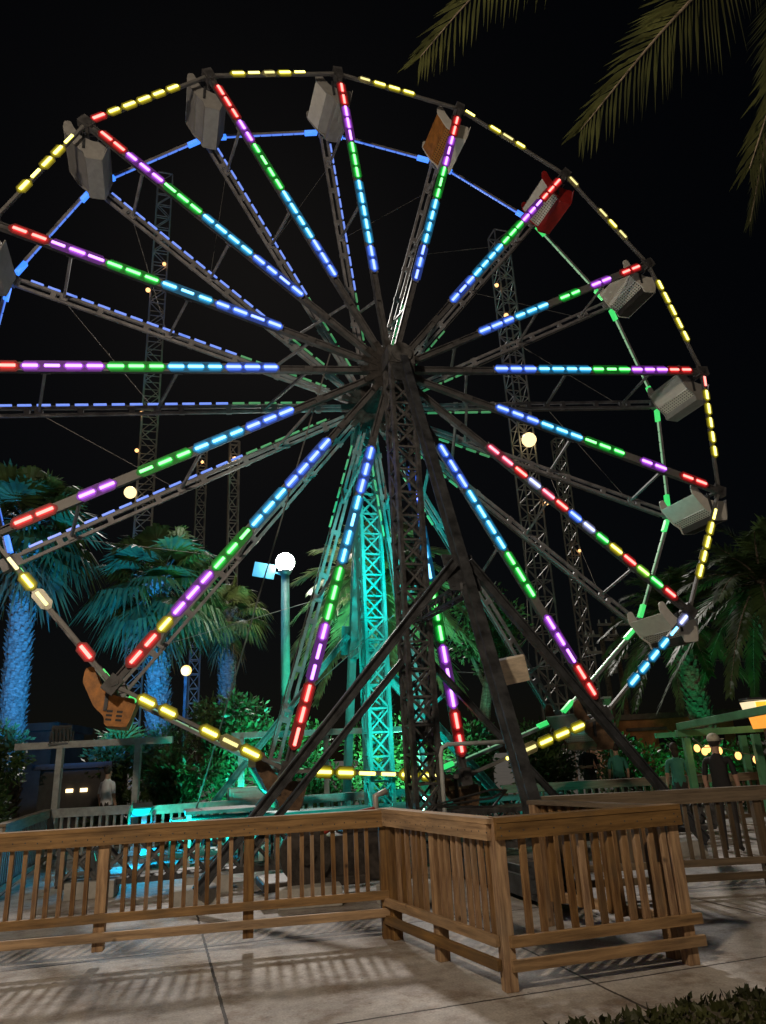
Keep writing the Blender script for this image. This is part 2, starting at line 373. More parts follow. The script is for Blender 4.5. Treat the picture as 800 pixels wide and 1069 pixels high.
    sb = N.new('ShaderNodeMath'); sb.operation = 'SUBTRACT'; L.new(f.outputs['Fac'], sb.inputs[0]); L.new(mxm.outputs[0], sb.inputs[1])
    L.new(sb.outputs[0], bp.inputs['Height']); L.new(bp.outputs['Normal'], b.inputs['Normal'])
    return m
M['pavement'] = pavement_mat()
g = MB(); g.quad((-22, -14, 0), (26, -14, 0), (26, 17.5, 0), (-22, 17.5, 0))
pv = g.build('pavement', 'pavement'); pv.rotation_euler = (0, 0, PSI); tag(pv, kind='structure')

# ------------------------------------------------------------------ the ferris wheel (rotor)
HUB = V((.28662, 12., 8.45073)); R = 7.35; W = 1.5647; PH = math.radians(164.058); NS = 16
ANG = [PH - 2 * PI * i / NS for i in range(NS)]
wheel = empty('ferris_wheel', HUB, PSI, 'tall steel ferris wheel with sixteen spokes covered in rainbow lights', 'ferris wheel')
# hub: axle and two flanges
m = MB(); m.tube([(0, -.30, 0), (0, W + .30, 0)], .17, 20); m.build('axle', 'hub_steel', wheel, True)
for y in (0., W):
    m = MB(); m.tube([(0, y - .07, 0), (0, y + .07, 0)], .46, 28)
    for k in range(16):
        a = ANG[k] ; m.box((math.cos(a) * .44, y, math.sin(a) * .44), (.34, .17, .11), V((math.cos(a), 0, math.sin(a))), V((0, 1, 0)), V((-math.sin(a), 0, math.cos(a))))
    m.build('hub_flange', 'hub_steel', wheel)
# one front spoke and one rear spoke along +X, copied round
m = MB(); m.channel((.4, 0, 0), (R, 0, 0), .12, .105, .018, V((0, 1, 0)))
for x in (1.6, 2.9, 4.2, 5.5, 6.7): m.box((x, 0, 0), (.16, .118, .10))
m.box((R, .0, 0), (.26, .16, .2))
m.tube([(R - .05, -.10, 0), (R - .05, .10, 0)], .06, 10)
fs_me = m.mesh('spoke', 'spoke_steel')
m = MB()
for z in (-.075, .075): m.bar((.4, W, z * .55), (R, W, z), .055, .055)
for x in (1.1, 2.0, 2.9, 3.8, 4.7, 5.6, 6.5, 7.2): m.box((x, W, 0), (.1, .065, .19))
m.box((R, W, 0), (.3, .12, .22))
rs_me = m.mesh('spoke', 'rear_steel')
m = MB()
for xr, xf in ((2.2, 1.6), (4.25, 3.9), (6.3, 6.0)):
    m.bar((xf, .055, 0), (xr, W - .03, 0), .045, .045)
    m.box((xf, .03, 0), (.12, .06, .12)); m.box((xr, W - .02, 0), (.12, .06, .12))
tie = MB()
tie_me = []
for xr, xf in ((2.2, 1.6), (4.25, 3.9), (6.3, 6.0)):
    t = MB(); t.bar((xf, .04, 0), (xr, W - .02, 0), .045, .045, V((0, 0, 1))); t.box((xr, W - .035, 0), (.14, .05, .14)); t.box((xf, .05, 0), (.14, .05, .12)); tie_me.append(t.mesh('tie_bar', 'rear_steel'))
m = MB(); m.tube([(R, -.1, 0), (R, W + .1, 0)], .035, 10); pin_me = m.mesh('seat_axle', 'spoke_steel')
SEQ = 'BBBCCCCGGGVVVRR'
SEQS = {i: SEQ for i in range(16)}
SEQS[0] = 'BBBBCCCGGGVVVRR'; SEQS[1] = 'BBBBCCCCGGGVVVRR'; SEQS[2] = 'BBBCCCCGGGGVVRRR'; SEQS[3] = 'BBCCCCCGGGVVVRR'; SEQS[9] = 'PPRWPRBWGYRLGR'
SEQS[13] = 'BBBBCCCGGGVVVYRR'; SEQS[14] = 'BBBCCCGGG-VV-RR'; SEQS[15] = 'BBBCCCGGGVVVVRR'; SEQS[10] = 'BBBCCCCGGG-VVVRR'; SEQS[5] = 'BBBCCCCGGGVVVRRR'
SEQS[8] = 'BBBCCCGGG-VV-RR'; SEQS[12] = 'BBBCCCCGGGVVVRRR'; SEQS[11] = 'BBBCCCGGGVVVRR'; SEQS[6] = 'BBBCCC-GG-VV-RR'
def led_strip(seq, x0, x1, side=-1, y0=-.057, glow_w=.128, corew=.046, fill=.78, tray=.15):
    s = MB(); keys = sorted(set(k for k in seq if k != '-')); mats = ['led_tray'] + [p + k for k in keys for p in ('rim', 'glass', 'lens', 'core')]  # lens and rim materials are emissive layers imitating bloom
    n = len(seq); p = (x1 - x0) / n; X, Z, Y = V((1, 0, 0)), V((0, 0, 1)), V((0, 1, 0))
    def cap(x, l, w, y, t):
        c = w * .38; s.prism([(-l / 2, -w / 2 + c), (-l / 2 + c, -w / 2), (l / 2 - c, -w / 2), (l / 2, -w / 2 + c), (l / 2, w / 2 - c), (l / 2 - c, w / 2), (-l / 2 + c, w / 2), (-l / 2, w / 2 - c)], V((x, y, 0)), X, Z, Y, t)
    s.cur = 0; s.box(((x0 + x1) / 2, y0 + side * .010, 0), (x1 - x0, .020, tray))
    i = 0
    while i < n:                                   # one long dim sheet per colour run, its emission imitating glow
        j = i
        while j < n and seq[j] == seq[i]: j += 1
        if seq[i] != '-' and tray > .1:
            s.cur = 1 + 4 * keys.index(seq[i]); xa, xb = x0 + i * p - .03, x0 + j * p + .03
            cap((xa + xb) / 2, xb - xa - (.062 if j < n else 0), glow_w * 1.55, y0 + side * .024, .010)
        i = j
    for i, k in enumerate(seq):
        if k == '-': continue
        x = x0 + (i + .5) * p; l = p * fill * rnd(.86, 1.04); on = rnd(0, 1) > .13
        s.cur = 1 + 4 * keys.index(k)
        if tray < .1 and on: cap(x, l * 1.5, glow_w * 1.5, y0 + side * .024, .010)
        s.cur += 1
        if on: cap(x, min(l * 1.32, p * .985), glow_w * 1.18, y0 + side * .032, .010)  # nested caps widen and dim outwards, a bloom halo built as layers
        s.cur += 1; cap(x, l * 1.12, glow_w * (.78 if on else .5), y0 + side * .040, .010)
        s.cur += 1; s.box((x, y0 + side * .050, 0), (l, .014, corew))
    return s, mats
for i, a in enumerate(ANG):
    f = put('spoke', fs_me, wheel, rot=(0, -a, 0))
    x0 = {9: 2.3, 10: 1.7, 11: 2.0, 12: 1.7, 13: 2.0}.get(i, 2.15)
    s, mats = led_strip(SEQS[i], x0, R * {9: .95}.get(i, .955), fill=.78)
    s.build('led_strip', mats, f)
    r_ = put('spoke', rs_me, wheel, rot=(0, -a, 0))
    # rear strip, under the rear spoke, much dimmer
    left = i in (0, 1, 2, 15, 14, 3)
    t = MB(); t.cur = 0; t.box((4.0, W + .02, -.118), (6.2, .03, .02))
    for q in range(19):
        x = 1.1 + q * .32
        if q < 6: t.cur = 2
        elif left: t.cur = 1
        else: continue
        t.box((x, W + .0, -.14 if not left else -.132), (.23, .045, .036))
    t.build('led_strip', ['housing', 'dimW', 'dimG'], r_)
    for me in tie_me: put('tie_bar', me, wheel, rot=(0, -a, 0))
    put('seat_axle', pin_me, wheel, rot=(0, -a, 0))
# rims: segment i runs from node i to node i+1 (clockwise)
RIM = {0: 'Y-YYYYY-'[::-1], 1: 'RYYYYY--', 2: '-YYyYY--', 3: '-yYYY---', 4: 'Y-YyY---', 5: 'y--yYy--', 6: '-YYYYY--', 7: 'RYYYYY--', 8: '-YYYYY--', 9: 'WCCCCC-', 10: '-YYYyY--', 11: '-YYYYYY-', 12: '-YyY-YY-', 13: 'y-yYy---', 14: 'R-yYY---', 15: '-YYYYY--'}
RIM[15] = '-YYYYYY-'; RIM[0] = '--YYYYY-'; RIM[13] = '-yYy--R-'[::-1]
M['corey'] = emis('led_core_faint', (1., .9, .35), 1.1); M['lensy'] = mat('led_lens_unlit', (.4, .38, .2), .3); M['glassy'] = M['rimy'] = M['lensy']
for i, a in enumerate(ANG):
    b = a - 2 * PI / NS
    A = V((math.cos(a) * R, 0, math.sin(a) * R)); B = V((math.cos(b) * R, 0, math.sin(b) * R))
    d = (B - A); L_ = d.length; ang = math.atan2(d.z, d.x)
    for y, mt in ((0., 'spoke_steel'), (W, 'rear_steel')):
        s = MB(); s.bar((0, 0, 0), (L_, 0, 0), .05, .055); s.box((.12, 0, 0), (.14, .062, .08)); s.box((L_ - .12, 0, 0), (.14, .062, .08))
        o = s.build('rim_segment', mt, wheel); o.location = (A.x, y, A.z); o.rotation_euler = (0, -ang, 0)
        if y == 0.:
            if i in (11, 12, 13):          # the doubled brace seen on the lowest bays
                s2 = MB(); s2.bar((.3, .22, -.02), (L_ - .3, .22, -.02), .04, .05); q = s2.build('rim_stay', 'spoke_steel', o)
            s, mats = led_strip(RIM[i].ljust(8, '-'), .1, L_ - .05, y0=-.024, glow_w=.125, corew=.050, fill=.72, tray=.05)
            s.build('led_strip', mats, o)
        else:
            blue = i in (14, 15, 0, 1, 2, 3, 4); nodeb = i in (14, 15, 0, 1, 2, 3, 4)
            s = MB(); s.cur = 0
            for q in range(7): s.box((.62 + (L_ - 1.24) * q / 6, 0.0, -.040), (.24, .034, .026))
            s.cur = 3; s.box((L_ / 2, 0., -.032), (L_ - .8, .045, .012)); s.cur = 1; s.box((.33, -.02, -.05), (.30, .10, .08)); 
            s.cur = 2; s.box((L_ - .33, -.02, -.05), (.30, .10, .08))
            s.build('led_strip', ['stripB' if blue else 'stripG', 'nodeB' if nodeb else 'nodeG', 'nodeB' if i in (14, 15, 0, 1, 2, 3, 4) else 'nodeG', 'lineB' if blue else 'lineG'], o)
# thin stay cables across the rear face
for i, a in enumerate(ANG):
    b = a - 2 * PI / NS
    A = V((math.cos(a) * R * .58, W + .05, math.sin(a) * R * .58)); B = V((math.cos(b) * R * .86, W + .05, math.sin(b) * R * .86))
    s = MB(); s.tube([A, B], .006, 5); s.build('stay_cable', 'cable', wheel)

# ------------------------------------------------------------------ seats
def rounded(pts, n=4, r=.06):
    out = []
    k = len(pts)
    for i in range(k):
        p, a, b = V((*pts[i], 0)), V((*pts[i - 1], 0)), V((*pts[(i + 1) % k], 0))
        u, v_ = (a - p), (b - p); ru = min(r, u.length * .45); rv = min(r, v_.length * .45)
        P, Q = p + u.normalized() * ru, p + v_.normalized() * rv
        for j in range(n + 1):
            t = j / n; q = P * (1 - t) ** 2 + p * 2 * t * (1 - t) + Q * t * t; out.append((q.x, q.y))
    return out
SIDE = rounded([(-.53, .06), (-.52, .34), (-.36, .40), (-.24, .14), (-.06, -.10), (.26, -.20), (.60, -.20), (.50, -.80), (.05, -.80), (.03, -.62), (-.22, -.43)], 4, .09)
def star(c, r, o, X, Y, Z, mb, t=.012):
    pts = []
    for k in range(10):
        a = PI / 2 + k * PI / 5; q = r if k % 2 == 0 else r * .4
        pts.append((c[0] + q * math.cos(a), c[1] + q * math.sin(a)))
    mb.prism(pts, o, X, Y, Z, t)
def make_seat(body, front, perf, back, label, group, extra=None):
    t = empty('ride_car', (0, 0, 0), 0, label, 'ride seat', group)
    hw = .56
    for sy in (-1, 1):
        p = MB(); p.prism(SIDE, (0, sy * hw, 0), (1, 0, 0), (0, 0, 1), (0, 1, 0), .03)
        p.cur = 1
        if extra == 'star' or body == 'seat_orange':
            for ix in (0, 1):
                for iz in (0, 1, 2): p.box((.12 + ix * .2 , sy * (hw + .0165), -.50 - iz * .085), (.12, .006, .045))
        p.build('side_panel', [body, 'seat_dark'], t)
    # back: solid upper sheet, folded rim
    p = MB(); p.bar((-.49, 0, .03), (-.20, 0, -.40), .022, 2 * hw - .04, V((0, 1, 0))); p.bar((-.49, -hw + .03, .04), (-.49, hw - .03, .04), .04, .04); p.build('back_panel', back, t)
    # perforated seat pan
    a, b = V((-.195, 0, -.412)), V((.06, 0, -.60)); y = V((0, hw - .02, 0)); nn = V((.02, 0, .03))
    me = bpy.data.meshes.new('seat_pan')
    vs = [a - y, b - y, b + y, a + y, a - y + nn, b - y + nn, b + y + nn, a + y + nn]
    me.from_pydata([tuple(q) for q in vs], [], [(0, 3, 2, 1), (4, 5, 6, 7), (0, 1, 5, 4), (1, 2, 6, 5), (2, 3, 7, 6), (3, 0, 4, 7)][:6])
    uvl = me.uv_layers.new(name='UVMap')
    uvv = {0: (0, 0), 1: (4, 0), 2: (4, 14), 3: (0, 14), 4: (0, 0), 5: (4, 0), 6: (4, 14), 7: (0, 14)}
    for pl in me.polygons:
        for li in pl.loop_indices: uvl.data[li].uv = uvv[me.loops[li].vertex_index]
    me.materials.append(M[perf]); put('seat_pan', me, t)
    # foot well and curved front panel
    p = MB(); p.bar((.055, 0, -.61), (.085, 0, -.775), .02, 2 * hw - .04, V((0, 1, 0))); p.box((.28, 0, -.785), (.40, 2 * hw - .04, .02)); p.build('foot_well', 'seat_dark' if front == 'seat_grey' and body == 'seat_white' else body, t)  # shade in the white seats' foot well put in as dark colour
    p = MB(); prev = None; prof = [(.485, -.80), (.535, -.66), (.575, -.50), (.61, -.34), (.665, -.16)]
    for q0, q1 in zip(prof, prof[1:]): p.bar((q0[0], 0, q0[1]), (q1[0], 0, q1[1]), .022, 2 * hw + .03, V((0, 1, 0)))
    fp = p.build('front_panel', front, t)
    if extra == 'stripe':
        s = MB(); X = V((0, 1, 0)); Z = V((.969, 0, -.246)); Y = V((.246, 0, .969))
        s.prism(rounded([(-.42, -.05), (.42, -.05), (.42, .05), (-.42, .05)], 4, .05), V((.618, 0, -.33)), X, Y, Z, .012); s.build('stripe', 'star_white', fp)
        s = MB(); star((0, 0), .06, V((.567, .1, -.56)), X, Y, Z, s); s.build('star', 'brass', fp)
    if extra == 'badge':
        s = MB(); X = V((0, 1, 0)); Z = V((.969, 0, -.246)); Y = V((.246, 0, .969))
        s.prism([(.07 * math.cos(k * PI / 8), .04 * math.sin(k * PI / 8)) for k in range(16)], V((.598, -.1, -.41)), X, Y, Z, .012); s.build('badge', 'seat_dark', fp)
    if extra == 'star':
        s = MB(); star((-.05, -.02), .075, V((0, -hw - .018, 0)), (1, 0, 0), (0, 0, 1), (0, 1, 0), s); s.build('star', 'star_white', t)
        s = MB(); s.box((.08, -hw - .022, -.24), (.5, .02, .09)); s.build('trim_band', 'brass', t)
    # safety bar and hanger
    s = MB(); s.tube([(.0, -hw + .02, -.05), (.34, -hw + .02, .06), (.34, hw - .02, .06), (.0, hw - .02, -.05)], .018, 8); s.build('lap_bar', 'spoke_steel', t)
    s = MB()
    for sy in (-1, 1): s.bar((0, sy * (hw + .035), .06), (.02, sy * (hw + .035), -.5), .02, .07, V((1, 0, 0)))
    s.bar((0, -hw - .05, .0), (0, hw + .05, 0), .05, .05); s.build('hanger', 'dark_steel', t)
    return t
GRP = 'seats hung round the ferris wheel'
where = {0: 'cut by the left edge of the photo above the long level spoke', 1: 'hung at the upper left of the rim, second up from the left edge', 2: 'just left of the top of the rim', 3: 'at the very top of the rim, right of the leftmost top seat'}
SPEC = {  # i: body, front, perf, back, label, extra
 0: ('seat_grey', 'seat_grey', 'seat_grey', 'seat_grey', 'grey seat cut off by the left edge of the photo at mid upper rim', None),
 1: ('seat_grey', 'seat_grey', 'seat_grey', 'seat_grey', 'grey seat with pale front panel, hanging at the upper left of the rim', None),
 2: ('seat_grey', 'seat_grey', 'seat_grey', 'seat_grey', 'grey seat near the wheel top, left of the topmost white one', None),
 3: ('seat_grey', 'seat_grey', 'seat_grey', 'seat_white', 'pale seat at the very top of the wheel beside the grey one', None),
 4: ('seat_white', 'seat_white', 'perf_orange', 'seat_orange', 'seat with orange perforated back and white badged front near the top', 'badge'),
 5: ('seat_red', 'seat_red', 'perf_white', 'seat_white', 'red seat with a white stripe across its front', 'stripe'),
 6: ('seat_white', 'seat_grey', 'perf_white', 'seat_white', 'white perforated seat directly below the red seat', None),
 7: ('seat_grey', 'seat_grey', 'perf_white', 'seat_white', 'white perforated seat hanging at the end of the level right spoke', None),
 8: ('seat_white', 'seat_grey', 'perf_white', 'seat_white', 'white seat with two round ears at the far right of the rim above the palm', None),
 9: ('seat_white', 'seat_grey', 'perf_white', 'seat_white', 'white seat crossed by the turquoise lights at the lower right', None),
 10: ('seat_brown', 'seat_brown', 'perf_white', 'seat_grey', 'dark brown seat at the lower right where the red lights end', 'plain'),
 11: ('seat_brown', 'seat_brown', 'perf_white', 'seat_brown', 'brown seat with a white star at the bottom of the wheel', 'star'),
 12: ('seat_brown', 'seat_brown', 'perf_white', 'seat_brown', 'plain brown seat low on the wheel behind the left braces', None),
 13: ('seat_orange', 'seat_orange', 'perf_orange', 'seat_orange', 'orange brown seat with slotted sides at the lower left', None),
 14: ('seat_grey', 'seat_grey', 'perf_white', 'seat_grey', 'grey seat just beyond the left edge at the lower rim', None)}
SWING = {1: -2, 2: 3, 3: -4, 4: 5, 5: 4, 6: -2, 7: 2, 8: -5, 9: -4, 10: 3, 11: -2, 12: 4, 13: 6}
for i, sp in SPEC.items():
    if i == 14: continue
    t = make_seat(sp[0], sp[1], sp[2], sp[3], sp[4], GRP, sp[5])
    a = ANG[i]
    t.location = HUB + (E_ * math.cos(a) + V((0, 0, 1)) * math.sin(a)) * R + N_ * (W / 2)
    t.rotation_euler = (0, math.radians(SWING.get(i, 0)), PSI)
    t.scale = (.70, .92, .70); t.location -= E_ * (.28 if i == 0 else .07)

# ------------------------------------------------------------------ towers that carry the wheel
def loc(e, n, z): return HUB + E_ * e + N_ * n + V((0, 0, z - HUB.z))
def tower(name, label, sgn, yc, legs, steel, lat):
    t = empty(name, loc(0, yc, 0), 0, label, 'wheel tower', 'towers carrying the ferris wheel')
    o = V(t.location)
    P = lambda e, n, z: loc(e, n, z) - o
    s = MB(); s.lattice(P(0, yc, .25), P(0, yc, 8.3), .40, .34, 19, .07, .035, E_, N_, 1., True); s.build('lattice_column', lat, t)
    s = MB(); s.box(P(0, yc, 8.42), (.5, .44, .34), E_, N_); s.tube([P(0, yc - .26, HUB.z), P(0, yc + .26, HUB.z)], .2, 18); s.build('bearing_block', lat, t)
    foot = P(0, yc + sgn * legs, .2); top = P(0, yc + sgn * .25, 8.3); d = top - foot
    s = MB(); s.channel(foot, top, .195, .14, .026, E_ * 1.); s.build('inclined_leg', steel, t)
    J = foot + d * .47
    dn = d.normalized(); wn = E_.cross(dn).normalized()
    for q, (pos, a_, b_) in enumerate(((J - dn * .12, .46, .62), (foot + dn * .12, .5, .3), (top - dn * .25, .4, .5))):
        s = MB(); s.box(pos - wn * .09, (a_, b_, .018), E_, dn, wn)
        for i_ in (-1, 1):
            for j_ in (-1, 0, 1): s.tube([pos - wn * .115 + E_ * i_ * a_ * .38 + dn * j_ * b_ * .38, pos - wn * .07 + E_ * i_ * a_ * .38 + dn * j_ * b_ * .38], .022, 6)
        s.build('gusset_plate', steel, t)
    for k in (-1, 1):
        ft = P(k * 3.4, yc + sgn * (legs * .5), .2)
        s = MB(); s.channel(ft, J + E_ * k * .1, .125, .10, .018, N_); s.build('leg_brace', steel, t)
        s = MB(); s.channel(P(k * 2.75, yc - sgn * .02, .2), P(k * .22, yc - sgn * .02, 2.95), .10, .08, .018, N_); s.build('column_brace', steel, t)
    s = MB(); s.lattice(foot + d * .42 - N_ * sgn * .1, P(0, yc + sgn * .2, foot.z + d.z * .42 + o.z + .0 - .0), .12, .16, 6, .035, .018, E_, V((0, 0, 1))); s.build('cross_strut', steel, t)
    # bed truss along the wheel and one under the leg
    s = MB(); s.lattice(P(-5.0 if sgn < 0 else -3.6, yc, .42), P(5.0 if sgn < 0 else 3.6, yc, .42), .30, .5, 22 if sgn < 0 else 16, .07, .035, N_, V((0, 0, 1)), 1., True); s.build('bed_truss', lat, t)
    s = MB(); s.channel(P(0, yc, .16), P(0, yc + sgn * (legs + .2), .16), .34, .2, .03, V((0, 0, 1))); s.build('leg_sill', steel, t)
    return t
ft = tower('wheel_tower', 'dark steel lattice tower in front of the wheel with braces', -1, -.42, 3.75, 'dark_steel', 'tower_steel')
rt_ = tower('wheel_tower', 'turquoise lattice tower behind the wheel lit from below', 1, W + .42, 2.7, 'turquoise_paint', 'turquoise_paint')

# ------------------------------------------------------------------ timber fences
def fence(name, label, A, B, h=1.065, posts=(), sp=.112, wx='wood_x', wz='wood_z', group='timber guard fences', kicks=((.26, .33), (.12, .19)), over=(0, 0), rail_h=.11, bal_w=.04, post_w=.09, face=-1, post_low=0., top_mat=None, skip=(), mid_low=0., screws=False):
    A, B = V((*A, 0)), V((*B, 0)); d = B - A; L_ = d.length
    t = empty(name, A, math.atan2(d.y, d.x), label, 'fence', group)
    s = MB(); s.box((L_ / 2, face * .064, h - rail_h / 2 - .035), (L_ + over[0] + over[1] - .003, .036, rail_h)); s.box((L_ / 2, face * .02, h - .018), (L_ + .06, .135, .034))
    s.cur = 1
    if screws:
        for x in list(posts) + [(k + .5) * L_ / (int(L_ / sp) + .5) for k in range(int(L_ / sp) + 1)]:
            for dz in ((.03, .085) if x in posts else (.058,)):
                zz = h - .035 - dz + rnd(-.006, .006); xx = x + rnd(-.006, .006); s.tube([(xx, face * .0815, zz), (xx, face * .0828, zz)], .0062, 6)
    s.build('top_rail', [top_mat or wx, 'dark_steel'], t)
    for z0, z1 in kicks:
        s = MB(); s.box((L_ / 2 + (over[1] - over[0]) / 2, face * .066, (z0 + z1) / 2), (L_ + over[0] + over[1], .036, z1 - z0)); s.build('kick_rail', wx, t, bevel=.004)
    s = MB(); s.box((0, 0, (h - .036) / 2), (post_w, post_w, h - .036)); pm = s.mesh('post', wz)
    for x in posts:
        o = put('post', pm, t, (x, 0, 0))
        if mid_low and .1 < x < L_ - .1: o.scale = (1, 1, 1 - mid_low / (h - .036)); o.location.z = mid_low
        md = o.modifiers.new('edge', 'BEVEL'); md.width = .005; md.segments = 2
    zt, zb = h - .045, kicks[0][0] + .005
    n = int(L_ / sp); bms = []
    for q in range(4):
        s = MB(); s.box((0, 0, (zt + zb) / 2), (bal_w * rnd(.94, 1.05), bal_w, zt - zb)); bms.append(s.mesh('baluster', wz))
    for k in range(n + 1):
        x = (k + .5) * L_ / (n + .5)
        if any(abs(x - p) < .075 for p in posts) or x > L_ - .02: continue
        if any(a < x < b for a, b in skip): continue
        put('baluster', random.choice(bms), t, (x + rnd(-.008, .008), face * .024, rnd(-.004, .004)), (rnd(-.005, .005), rnd(-.008, .008), rnd(-.05, .05)))
    return t
cor = V((-.105, 7.17)); near = V((.685, 5.52)); rend = V((2.07, 5.93))
dl = V((-3.42, -.62)).normalized(); LA = cor + dl * 4.75
fence('timber_fence', 'long brown timber fence along the pavement, left of the angled corner', LA, cor, posts=(.02, .98, 2.28, 3.5, 4.71), sp=.1, bal_w=.035, mid_low=.1, h=1.05, screws=True, kicks=((.315, .385), (.175, .245)))
lr = (near - cor).length
fence('timber_fence', 'short brown timber fence seen almost edge on, joining the two front runs', cor, near, posts=(.09, lr * .5), sp=.098, bal_w=.033, h=1.06, screws=True)
lf = (rend - near).length
fence('timber_fence', 'brown timber fence nearest the camera, its kick boards jutting past the end post', near, rend, posts=(.0, lf - .03), sp=.118, over=(.0, .07), screws=True)
inner = V((1.28, 7.35))
fence('timber_fence', 'timber queue rail with pale top, just behind the nearest fence', (2.02, 6.05), inner, posts=(.06, 1.46), sp=.12, top_mat='grey_wood_x', kicks=((.2, .28),), h=1.05)
fence('timber_fence', 'dark weathered timber fence running out of the right edge', (1.52, 8.4), (7.2, 8.5), h=1.02, posts=(.04, 1.25, 2.36, 3.32, 4.6), sp=.125, wx='grey_wood_x', wz='grey_wood_z')
fence('timber_fence', 'grey fence left of the wheel receding from the camera towards the blue frame', (-5.17, 10.0), (-6.17, 13.5), h=.92, posts=(.05, 1.8, 3.5), sp=.14, wx='grey_wood_x', wz='painted_wood', kicks=((.1, .17),))
fence('timber_fence', 'painted fence under the blue timber frame, lit blue, behind the wheel', (-6.1, 13.55), (-4.6, 13.64), h=.92, posts=(.04, 1.46), sp=.13, wx='painted_wood', wz='painted_wood', kicks=((.1, .17),))
fence('timber_fence', 'long painted fence behind the wheel lit turquoise by the floodlight', (-4.45, 13.4), (1.1, 15.5), h=.9, posts=(.04, 1.5, 3.0, 4.5, 5.9), sp=.14, wx='painted_wood', wz='painted_wood', kicks=((.1, .17),))
fence('timber_fence', 'dark green lit fence behind the right half of the wheel', (2.0, 14.6), (9.6, 15.0), h=.9, posts=(.05, 1.5, 3, 4.5, 6, 7.5), sp=.14, wx='grey_wood_x', wz='grey_wood_z', kicks=((.1, .17),))

# timber frame and other painted post frames
def frame(name, label, posts, h, beams, mt, pw=.11, cat='post frame', group=None):
    t = empty(name, (*posts[0], 0), 0, label, cat, group); o = V(t.location)
    for x, y in posts:
        s = MB(); s.box(V((x, y, h / 2)) - o, (pw, pw, h)); s.build('post', mt, t, bevel=.006)
    for a, b in beams:
        s = MB(); s.bar(V(a) - o, V(b) - o, .1, .12); s.build('beam', mt, t, bevel=.006)
    return t
frame('pergola', 'blue lit open timber frame rising from the fence at far left', [(-6.12, 13.72), (-4.72, 13.80)], 1.94, [((-6.95, 13.7, 2.0), (-4.1, 13.85, 2.0))], 'painted_wood')
frame('pergola', 'turquoise lit post frame between the rear tower and the bushes', [(-3.1, 15.2), (-1.45, 15.9), (.55, 16.2)], 2.0, [((-3.3, 15.15, 2.06), (1.0, 16.3, 2.06))], 'painted_wood')
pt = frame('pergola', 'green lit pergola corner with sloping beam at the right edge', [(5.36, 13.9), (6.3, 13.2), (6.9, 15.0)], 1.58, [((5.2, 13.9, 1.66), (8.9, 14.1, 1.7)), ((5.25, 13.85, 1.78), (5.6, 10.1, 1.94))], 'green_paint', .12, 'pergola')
s = MB(); s.bar((5.36 - 5.36, 15.5 - 13.9, 1.66), (3.6, 1.7, 1.7), .08, .1); s.build('beam', 'green_paint', pt)
t = empty('green_post', (5.25, 18.2, 0), 0, 'tall plain green lit post standing right of the wheel by the bushes', 'post')
s = MB(); s.box((0, 0, 1.3), (.16, .16, 2.6)); s.build('shaft', 'green_paint', t, bevel=.01); s = MB(); s.box((0, 0, 2.63), (.2, .2, .05)); s.build('cap', 'painted_wood', t)

# ------------------------------------------------------------------ things on the ride's base
t = empty('pipe_gate', loc(.12, -.9, 0), PSI, 'bent pipe handrail with latch box in front of the wheel tower', 'handrail')
s = MB(); s.tube([(0, 0, 0), (0, 0, 1.50), (.03, 0, 1.60), (.12, 0, 1.64), (1.12, 0, 1.64)], .032, 10); s.build('pipe', 'pale_steel', t, True)
s = MB(); s.box((1.2, 0, 1.66), (.16, .12, .2)); s.build('latch_box', 'mast_steel', t, bevel=.01)
t = empty('wooden_board', loc(.55, -2.25, 0), 0, 'square plywood board facing down on the inclined leg', 'board'); 
o = V(t.location); bc = V((1.62, 9.72, 2.52)) - o
s = MB(); s.box(bc, (.40, .07, .36), V((.98, .12, .16)).normalized(), V((-.03, .85, .5)).normalized(), V((-.2, -.48, .85)).normalized()); s.build('panel', 'board_wood', t, bevel=.006)
s = MB(); s.bar(bc + V((0, .05, .0)), bc + V((-.22, .35, -.05)), .05, .05); s.build('bracket', 'dark_steel', t)
t = empty('drive_engine', loc(-1.6, -2.2, 0), PSI, 'dark drive engine with red hose behind the left fence', 'engine')
s = MB(); s.box((0, 0, .42), (.95, .6, .5)); s.box((.1, 0, .73), (.5, .4, .14)); s.box((-.5, 0, .2), (1.2, .7, .1)); s.build('block', 'machine', t, bevel=.02)
s = MB(); s.tube([(-.62, -.36, .5), (-.62, -.28, .5)], .3, 22); s.tube([(-.62, -.40, .5), (-.62, -.36, .5)], .10, 12); s.build('flywheel', 'machine', t)
s = MB(); s.tube([(.3, -.2, .8), (.2, -.3, .92), (-.1, -.32, .88), (-.4, -.3, .72), (-.5, -.2, .6)], .035, 8); s.build('hose', 'red_hose', t, True)
s = MB(); s.tube([(.35, .1, .78), (.35, .1, 1.05), (.5, .1, 1.1)], .04, 8); s.build('exhaust_pipe', 'mast_steel', t, True)
s = MB()
for k in range(3): s.tube([(.6, -.2 + k * .12, .5), (1.0, -.3 + k * .1, .9), (1.8, -.2, .85 + .1 * k), (2.3, .4, 1.0)], .014, 6)
s.build('cable_bundle', 'black_cable', t)
t = empty('loading_platform', loc(-2.0, W + .1, 0), PSI, 'turquoise lit steel loading platform with steps behind the left braces', 'platform')
for k, z in enumerate((.22, .5, .8)):
    s = MB(); s.box((-1.9 + k * .32, .3, z), (.34 if k < 2 else 1.3, 1.0, .05)); q = s.build('tread' if k < 2 else 'deck', 'spoke_steel', t)
    if k == 2: q.location.x = .5
for x in (-1.35, -.2):
    for y in (-.15, .75):
        s = MB(); s.box((x, y, .39), (.07, .07, .77)); s.build('leg', 'pale_steel', t)
t = empty('control_cabinet', loc(-2.2, W + 1.5, 0), PSI, 'pale teal lit cabinet standing behind the lower left braces', 'cabinet')
